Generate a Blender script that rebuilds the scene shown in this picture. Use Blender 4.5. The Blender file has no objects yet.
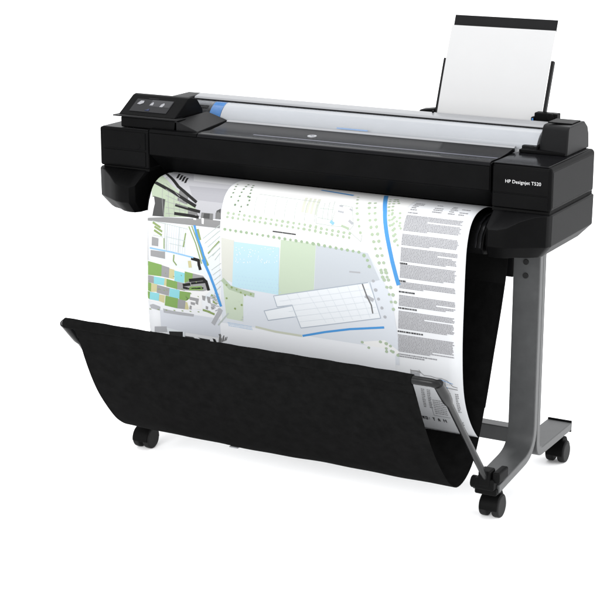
import bpy, bmesh, math, random
from mathutils import Vector, Matrix
random.seed(7)
PI=math.pi
sc=bpy.context.scene
COL=sc.collection
# ------------------------------------------------------------------ helpers
def srgb(r,g,b):
    f=lambda c:(c/255/12.92) if c/255<=.04045 else ((c/255+.055)/1.055)**2.4
    return (f(r),f(g),f(b),1)
def pmat(name,col,rough=.5,spec=.5,metal=0,coat=0,bump=0,bscale=400,mottle=0,mscale=6,rvar=0):
    m=bpy.data.materials.new(name);m.use_nodes=True;nt=m.node_tree;b=nt.nodes['Principled BSDF']
    b.inputs['Base Color'].default_value=col if len(col)==4 else (*col,1)
    b.inputs['Roughness'].default_value=rough;b.inputs['Specular IOR Level'].default_value=spec
    b.inputs['Metallic'].default_value=metal;b.inputs['Coat Weight'].default_value=coat
    tc=nt.nodes.new('ShaderNodeTexCoord')
    if mottle:
        n=nt.nodes.new('ShaderNodeTexNoise');n.inputs['Scale'].default_value=mscale;n.inputs['Detail'].default_value=6;n.inputs['Roughness'].default_value=.65
        nt.links.new(tc.outputs['Object'],n.inputs['Vector'])
        mp=nt.nodes.new('ShaderNodeMapRange');mp.inputs['From Min'].default_value=.35;mp.inputs['From Max'].default_value=.68;mp.inputs['To Min'].default_value=1-mottle;mp.inputs['To Max'].default_value=1+mottle
        nt.links.new(n.outputs['Fac'],mp.inputs['Value'])
        mx=nt.nodes.new('ShaderNodeVectorMath');mx.operation='SCALE';mx.inputs[0].default_value=tuple(b.inputs['Base Color'].default_value)[:3]
        nt.links.new(mp.outputs['Result'],mx.inputs['Scale']);nt.links.new(mx.outputs['Vector'],b.inputs['Base Color'])
    if rvar:
        n=nt.nodes.new('ShaderNodeTexNoise');n.inputs['Scale'].default_value=14;n.inputs['Detail'].default_value=5
        nt.links.new(tc.outputs['Object'],n.inputs['Vector'])
        mp=nt.nodes.new('ShaderNodeMapRange');mp.inputs['To Min'].default_value=rough-rvar;mp.inputs['To Max'].default_value=rough+rvar
        nt.links.new(n.outputs['Fac'],mp.inputs['Value']);nt.links.new(mp.outputs['Result'],b.inputs['Roughness'])
    if bump:
        n=nt.nodes.new('ShaderNodeTexNoise');n.inputs['Scale'].default_value=bscale;n.inputs['Detail'].default_value=3
        nt.links.new(tc.outputs['Object'],n.inputs['Vector'])
        bp=nt.nodes.new('ShaderNodeBump');bp.inputs['Strength'].default_value=bump;bp.inputs['Distance'].default_value=.0006
        nt.links.new(n.outputs['Fac'],bp.inputs['Height']);nt.links.new(bp.outputs['Normal'],b.inputs['Normal'])
    return m
class MB:
    def __init__(s): s.bm=bmesh.new()
    def face(s,vs,mi=0):
        f=s.bm.faces.new([s.bm.verts.new(v) for v in vs]);f.material_index=mi;return f
    def box(s,x0,x1,y0,y1,z0,z1):
        v=[s.bm.verts.new(p) for p in ((x0,y0,z0),(x1,y0,z0),(x1,y1,z0),(x0,y1,z0),(x0,y0,z1),(x1,y0,z1),(x1,y1,z1),(x0,y1,z1))]
        for q in ((0,3,2,1),(4,5,6,7),(0,1,5,4),(1,2,6,5),(2,3,7,6),(3,0,4,7)): s.bm.faces.new([v[i] for i in q])
        return s
    def prism(s,prof,x0,x1):        # closed (y,z) outline run along x
        a=[s.bm.verts.new((x0,y,z)) for y,z in prof];b=[s.bm.verts.new((x1,y,z)) for y,z in prof]
        n=len(prof)
        for i in range(n): s.bm.faces.new((a[i],a[(i+1)%n],b[(i+1)%n],b[i]))
        s.bm.faces.new(a[::-1]);s.bm.faces.new(b);return s
    def loft(s,rings,cap=True,closed=True):
        R=[[s.bm.verts.new(p) for p in r] for r in rings];n=len(rings[0])
        for a,b in zip(R,R[1:]):
            for i in range(n if closed else n-1): s.bm.faces.new((a[i],a[(i+1)%n],b[(i+1)%n],b[i]))
        if cap: s.bm.faces.new(R[0][::-1]);s.bm.faces.new(R[-1])
        return s
    def ribbon(s,prof,x0,x1,t):     # open (y,z) path with thickness t, run along x
        N=[]
        for i in range(len(prof)):
            a=Vector(prof[max(i-1,0)]);b=Vector(prof[min(i+1,len(prof)-1)]);d=(b-a).normalized();N.append(Vector((d.y,-d.x))*t)
        return s.prism(list(prof)+[(p[0]+n.x,p[1]+n.y) for p,n in reversed(list(zip(prof,N)))],x0,x1)
    def tube(s,path,r,seg=16,sy=1.0):
        P=[Vector(p) for p in path];rings=[];up=None
        for i,p in enumerate(P):
            d=((P[min(i+1,len(P)-1)]-P[i]).normalized()+(P[i]-P[max(i-1,0)]).normalized()).normalized()
            if up is None: up=Vector((0,0,1)) if abs(d.z)<.9 else Vector((0,1,0))
            a=d.cross(up).normalized();up=a.cross(d).normalized()
            rr=r[i] if isinstance(r,(list,tuple)) else r
            rings.append([tuple(p+a*math.cos(2*PI*k/seg)*rr+up*math.sin(2*PI*k/seg)*rr*sy) for k in range(seg)])
        return s.loft(rings)
    def cyl(s,c,axis,r,h,seg=28,r2=None):
        c=Vector(c);e={'x':Vector((1,0,0)),'y':Vector((0,1,0)),'z':Vector((0,0,1))}[axis] if isinstance(axis,str) else Vector(axis).normalized()
        return s.tube([c-e*h/2,c+e*h/2],[r,r if r2 is None else r2],seg)
    def build(s,name,mats,parent=None,bevel=0,seg=3,smooth=True,angle=35,subdiv=0):
        bmesh.ops.recalc_face_normals(s.bm,faces=s.bm.faces)
        me=bpy.data.meshes.new(name);s.bm.to_mesh(me);s.bm.free()
        for m in (mats if isinstance(mats,(list,tuple)) else [mats]): me.materials.append(m)
        o=bpy.data.objects.new(name,me);COL.objects.link(o)
        if parent: o.parent=parent;o.matrix_parent_inverse=parent_world(parent).inverted()
        if smooth: me.shade_smooth() if not bevel else me.shade_smooth()
        if bevel:
            b=o.modifiers.new('bevel','BEVEL');b.width=bevel;b.segments=seg;b.limit_method='ANGLE';b.angle_limit=math.radians(30);b.use_clamp_overlap=True
            w=o.modifiers.new('wn','WEIGHTED_NORMAL');w.keep_sharp=True;w.weight=100
        elif smooth: me.set_sharp_from_angle(angle=math.radians(angle))
        return o
def parent_world(p):
    m=p.matrix_basis.copy()
    if p.parent: m=parent_world(p.parent)@p.matrix_parent_inverse@m
    return m
def thing(name,label,cat,loc,group=None):
    o=bpy.data.objects.new(name,None);COL.objects.link(o);o.location=loc;o.empty_display_size=.05
    tag(o,label,cat,group);return o
def tag(o,label,cat,group=None):
    o['label']=label;o['category']=cat
    if group: o['group']=group
    return o
def textmesh(name,body,size,mat,parent,M,extr=.0004,align='LEFT'):
    cu=bpy.data.curves.new('t','FONT');cu.body=body;cu.size=size;cu.extrude=extr;cu.align_x=align;cu.space_character=1.03
    t=bpy.data.objects.new('t',cu);COL.objects.link(t)
    bpy.context.view_layer.update()
    me=bpy.data.meshes.new_from_object(t.evaluated_get(bpy.context.evaluated_depsgraph_get()))
    bpy.data.objects.remove(t);me.name=name;me.transform(M)
    me.materials.clear();me.materials.append(mat)
    o=bpy.data.objects.new(name,me);COL.objects.link(o)
    if parent: o.parent=parent;o.matrix_parent_inverse=parent_world(parent).inverted()
    return o
def arc(c,r,a0,a1,n): return [(c[0]+r*math.cos(math.radians(a0+(a1-a0)*k/n)),c[1]+r*math.sin(math.radians(a0+(a1-a0)*k/n))) for k in range(n+1)]
SHEET_CTRL=[(.125,.776),(.095,.786),(.065,.791),(.03,.792),(-.01,.784),(-.04,.760),(-.058,.715),(-.064,.66),(-.067,.59),(-.070,.48),(-.066,.40),(-.058,.345),(-.046,.295),(-.03,.25),(-.014,.219),(-.004,.205)]
def catmull(P,n):
    out=[]
    for i in range(len(P)-1):
        p0=P[max(i-1,0)];p1=P[i];p2=P[i+1];p3=P[min(i+2,len(P)-1)]
        for k in range(n):
            t=k/n
            out.append(tuple(.5*((2*b)+(c-a)*t+(2*a-5*b+4*c-d)*t*t+(3*b-a-3*c+d)*t**3) for a,b,c,d in zip(p0,p1,p2,p3)))
    out.append(tuple(P[-1]));return out
def resample(P,step):
    L=[0]
    for a,b in zip(P,P[1:]): L.append(L[-1]+math.dist(a,b))
    n=max(1,round(L[-1]/step));out=[];j=0
    for k in range(n+1):
        s=L[-1]*k/n
        while j<len(L)-2 and L[j+1]<s: j+=1
        t=(s-L[j])/(L[j+1]-L[j]);out.append(tuple(a+(b-a)*t for a,b in zip(P[j],P[j+1])))
    return out,L[-1]/n
SHEET,DS=resample(catmull(SHEET_CTRL,12),.008)
SHEET_LEN=DS*(len(SHEET)-1)
def flare(s):
    t=max(0,(s-(SHEET_LEN-.16))/.16); return 1+.042*t*t
POLY=[('sky_grey', 0, [(-0.452, 0.03), (-0.2393, 0.03), (-0.2393, 0.235), (-0.452, 0.235)]), ('sky_pale', 0.5, [(-0.4, 0.06), (-0.2393, 0.06), (-0.2393, 0.125), (-0.36, 0.125)]), ('sky_mid', 0.5, [(-0.36, 0.15), (-0.2393, 0.146), (-0.2393, 0.19), (-0.33, 0.19)]), ('pale_green', 1, [(-0.4719, 0.1113), (-0.4142, 0.1537), (-0.3195, 0.208), (-0.3132, 0.2351), (-0.4156, 0.2458), (-0.4593, 0.1996), (-0.4703, 0.1719)]), ('ink_mid', 2, [(-0.3812, 0.1671), (-0.3489, 0.1835), (-0.3463, 0.2053), (-0.3797, 0.1969)]), ('ink_dark2', 2, [(-0.4583, 0.1925), (-0.4177, 0.1985), (-0.4157, 0.2449), (-0.4531, 0.2466)]), ('sheet_white', 3, [(-0.4742, 0.2057), (-0.4551, 0.1945), (-0.4488, 0.2122), (-0.4531, 0.248), (-0.4736, 0.2465)]), ('ink_mid', 2, [(-0.2991, 0.2215), (-0.2628, 0.2209), (-0.2619, 0.2385), (-0.2999, 0.2381)]), ('ink_dark2', 2.5, [(-0.291, 0.2229), (-0.273, 0.2219), (-0.2725, 0.2352), (-0.2923, 0.2355)]), ('ink_mid', 2, [(-0.3419, 0.2157), (-0.3154, 0.2174), (-0.307, 0.2344), (-0.3406, 0.2344)]), ('ink_dark2', 2, [(-0.2537, 0.2124), (-0.2416, 0.2053), (-0.2376, 0.2329), (-0.2535, 0.2332)]), ('ground_grey', 2.6, [(-0.4728, 0.2546), (-0.4182, 0.2466), (-0.3025, 0.2384), (-0.2387, 0.2374), (-0.2392, 0.2575), (-0.3225, 0.2584), (-0.4727, 0.261)]), ('sheet_white', 3, [(-0.3241, 0.2308), (-0.3137, 0.2298), (-0.3137, 0.2431), (-0.3221, 0.2431)]), ('sheet_white', 3, [(-0.2974, 0.2361), (-0.2896, 0.2361), (-0.2897, 0.2518), (-0.2955, 0.251)]), ('plan_tint', 0, [(-0.43, 0.262), (-0.2393, 0.262), (-0.2393, 0.47), (-0.43, 0.47)]), ('ink_mid2', 2, [(-0.4532, 0.3037), (-0.4321, 0.3059), (-0.4332, 0.3281), (-0.4543, 0.3278)]), ('ink_mid2', 2, [(-0.4576, 0.3411), (-0.4107, 0.3403), (-0.4108, 0.3601), (-0.4577, 0.3573)]), ('sheet_white', 1, [(-0.4691, 0.3693), (-0.287, 0.3887), (-0.2686, 0.4331), (-0.3388, 0.496), (-0.4732, 0.4822)]), ('field_green', 2, [(-0.4659, 0.3722), (-0.4215, 0.3775), (-0.4227, 0.4101), (-0.466, 0.4108)]), ('ink_mid2', 2, [(-0.4215, 0.3784), (-0.3968, 0.3824), (-0.3985, 0.4117), (-0.4227, 0.4101)]), ('sand', 2, [(-0.3968, 0.3847), (-0.3808, 0.3864), (-0.3824, 0.4129), (-0.3985, 0.4117)]), ('pool_cyan', 2, [(-0.3808, 0.3883), (-0.3477, 0.3916), (-0.3504, 0.4196), (-0.3808, 0.4174)]), ('field_green', 2, [(-0.3477, 0.387), (-0.3223, 0.3894), (-0.3239, 0.408), (-0.3488, 0.4194)]), ('ink_mid2', 2, [(-0.3223, 0.3894), (-0.2897, 0.3923), (-0.2791, 0.4033), (-0.3265, 0.4092)]), ('ink_mid2', 2, [(-0.4661, 0.4117), (-0.447, 0.4126), (-0.4472, 0.4327), (-0.4662, 0.4313)]), ('pool_cyan', 2, [(-0.447, 0.4126), (-0.4119, 0.4143), (-0.4148, 0.4342), (-0.4472, 0.4336)]), ('sand', 2, [(-0.4119, 0.4134), (-0.4055, 0.4144), (-0.4067, 0.4346), (-0.4148, 0.4342)]), ('field_green', 2, [(-0.4055, 0.4144), (-0.3717, 0.4186), (-0.3719, 0.4394), (-0.4067, 0.436)]), ('ink_mid2', 2, [(-0.3717, 0.4186), (-0.3478, 0.4202), (-0.3479, 0.441), (-0.3719, 0.4394)]), ('field_green', 2, [(-0.4662, 0.4313), (-0.4554, 0.4328), (-0.4569, 0.4574), (-0.4667, 0.4548)]), ('sand', 2, [(-0.4554, 0.4328), (-0.4364, 0.4337), (-0.4384, 0.455), (-0.4569, 0.4574)]), ('ink_mid2', 2, [(-0.4364, 0.4351), (-0.396, 0.4393), (-0.3991, 0.4616), (-0.4385, 0.4573)]), ('pool_cyan', 2, [(-0.396, 0.4393), (-0.3639, 0.4407), (-0.3659, 0.4652), (-0.3981, 0.4629)]), ('field_green', 2, [(-0.3639, 0.4431), (-0.3293, 0.4432), (-0.3322, 0.4599), (-0.3431, 0.4683), (-0.366, 0.4667)]), ('pool_cyan', 2, [(-0.4602, 0.4578), (-0.4298, 0.4586), (-0.4322, 0.4801), (-0.4621, 0.4793)]), ('sand', 2, [(-0.4299, 0.4609), (-0.4115, 0.4618), (-0.4145, 0.4839), (-0.4322, 0.4801)]), ('field_green', 2, [(-0.4099, 0.4616), (-0.3697, 0.4648), (-0.3735, 0.4936), (-0.4137, 0.4905)]), ('ink_mid2', 2, [(-0.3697, 0.4657), (-0.3458, 0.4687), (-0.3493, 0.4927), (-0.3735, 0.4936)]), ('field_green', 2, [(-0.4678, 0.4564), (-0.4602, 0.4578), (-0.4621, 0.4793), (-0.4685, 0.4754)]), ('sand', 2, [(-0.3458, 0.471), (-0.3353, 0.4734), (-0.3376, 0.4925), (-0.3493, 0.4927)]), ('ink_mid2', 2.4, [(-0.3318, 0.408), (-0.2844, 0.3998), (-0.2712, 0.428), (-0.2896, 0.4345), (-0.3479, 0.4396), (-0.3558, 0.4258)]), ('field_green', 2.6, [(-0.3318, 0.4274), (-0.2948, 0.4204), (-0.2896, 0.4312), (-0.3346, 0.4379)]), ('sheet_white', 2.2, [(-0.3454, 0.4537), (-0.2951, 0.4559), (-0.2934, 0.4875), (-0.3358, 0.4885)]), ('ink_mid2', 2.6, [(-0.3321, 0.4552), (-0.303, 0.457), (-0.3048, 0.4656), (-0.3334, 0.4638)]), ('ink_mid2', 2.6, [(-0.3137, 0.4598), (-0.3047, 0.4609), (-0.3061, 0.4751), (-0.3145, 0.4725)]), ('ink_mid2', 2.6, [(-0.3298, 0.4689), (-0.3155, 0.4698), (-0.3168, 0.4775), (-0.33, 0.4764)]), ('ink_mid2', 2.6, [(-0.3328, 0.4796), (-0.3265, 0.4802), (-0.328, 0.4912), (-0.3354, 0.4903)]), ('ink_mid2', 2.6, [(-0.3142, 0.4785), (-0.2983, 0.4787), (-0.2971, 0.488), (-0.3119, 0.4881)]), ('ink_mid2', 2.6, [(-0.2939, 0.4465), (-0.2818, 0.4473), (-0.2846, 0.4606), (-0.292, 0.4593)]), ('ink_mid2', 2.6, [(-0.2792, 0.4474), (-0.2687, 0.4479), (-0.2664, 0.4661), (-0.2753, 0.4645)]), ('ink_mid2', 2.6, [(-0.2824, 0.4743), (-0.2745, 0.4756), (-0.2758, 0.4841), (-0.2827, 0.4832)]), ('ink_mid2', 2.6, [(-0.2666, 0.4745), (-0.2544, 0.471), (-0.2558, 0.48), (-0.2642, 0.4826)]), ('ink_pale', 1.5, [(-0.4629, 0.4952), (-0.4518, 0.4913), (-0.4276, 0.4962), (-0.4299, 0.5075), (-0.4591, 0.5043)]), ('ink_pale', 1.5, [(-0.4197, 0.4999), (-0.3874, 0.5026), (-0.3206, 0.503), (-0.3226, 0.5104), (-0.3664, 0.5117), (-0.4177, 0.5116)]), ('strip_blue', 0.2, [(-0.43, 0.455), (-0.2393, 0.455), (-0.2393, 0.53), (-0.43, 0.53)]), ('strip_grey', 0.4, [(-0.43, 0.505), (-0.2393, 0.505), (-0.2393, 0.56), (-0.43, 0.56)]), ('ink_pale', 2, [(-0.4513, 0.5567), (-0.4115, 0.551), (-0.41, 0.5675), (-0.4533, 0.574)]), ('plan_tint', 2, [(-0.4119, 0.5544), (-0.354, 0.5593), (-0.3557, 0.5744), (-0.4102, 0.5691)]), ('ink_black', 3, [(-0.4058, 0.5644), (-0.3605, 0.5593), (-0.3626, 0.5775), (-0.4046, 0.5768)]), ('ink_black', 3, [(-0.3134, 0.5696), (-0.2763, 0.5704), (-0.2764, 0.5804), (-0.2974, 0.5786)]), ('ink_dark2', 3, [(-0.3553, 0.5709), (-0.3284, 0.5703), (-0.3186, 0.5778), (-0.351, 0.5797)]), ('ink_black', 3, [(-0.2668, 0.565), (-0.259, 0.5663), (-0.2526, 0.5802), (-0.2631, 0.5793)]), ('ink_mid', 2, [(-0.247, 0.5499), (-0.2204, 0.5436), (-0.2223, 0.577), (-0.2408, 0.5685)]), ('ink_mid', 2, [(-0.4705, 0.5705), (-0.4539, 0.5781), (-0.4679, 0.5802)]), ('map_white', 0, [(-0.2353, 0.05), (0.283, 0.05), (0.283, 0.285), (-0.2353, 0.285)]), ('map_blue', 1, [(-0.2361, 0.3697), (-0.2001, 0.4007), (-0.0537, 0.4065), (0.0501, 0.2745), (0.1996, 0.2741), (0.2294, 0.3131), (0.2708, 0.3804), (0.2928, 0.4876), (0.2944, 0.5552), (0.0919, 0.5672), (-0.2311, 0.5705)]), ('beige', 1.2, [(-0.2344, 0.2815), (-0.1947, 0.2847), (-0.1986, 0.3991), (-0.2312, 0.3919)]), ('cyan_pale', 1.4, [(-0.1946, 0.2882), (-0.0582, 0.2882), (-0.0586, 0.4152), (-0.2, 0.4107)]), ('green_pale', 1.4, [(-0.054, 0.2671), (0.0493, 0.2672), (0.0462, 0.3928), (-0.0586, 0.4152)]), ('map_grey', 1.3, [(0.0499, 0.2693), (0.1995, 0.2728), (0.2358, 0.3382), (0.2078, 0.3469), (0.0471, 0.3882)]), ('strip_blue', 1.6, [(-0.2393, 0.515), (0.283, 0.515), (0.283, 0.6), (-0.2393, 0.6)]), ('green_pale2', 1.5, [(-0.2297, 0.3917), (-0.2062, 0.4115), (-0.1702, 0.416), (-0.1649, 0.4312), (-0.1662, 0.5028), (-0.2179, 0.5006)]), ('building_white', 2.2, [(-0.0731, 0.4197), (0.2021, 0.3489), (0.2261, 0.3915), (0.2415, 0.4365), (0.0091, 0.4957), (-0.0173, 0.4367), (-0.0623, 0.4481)]), ('building_white', 2.0, [(-0.1018, 0.4643), (-0.0158, 0.4379), (-0.0023, 0.4658), (-0.0901, 0.4889)]), ('map_white', 2, [(0.1817, 0.5082), (0.2533, 0.4933), (0.2954, 0.5186), (0.2904, 0.5306), (0.2291, 0.524)])]
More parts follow.
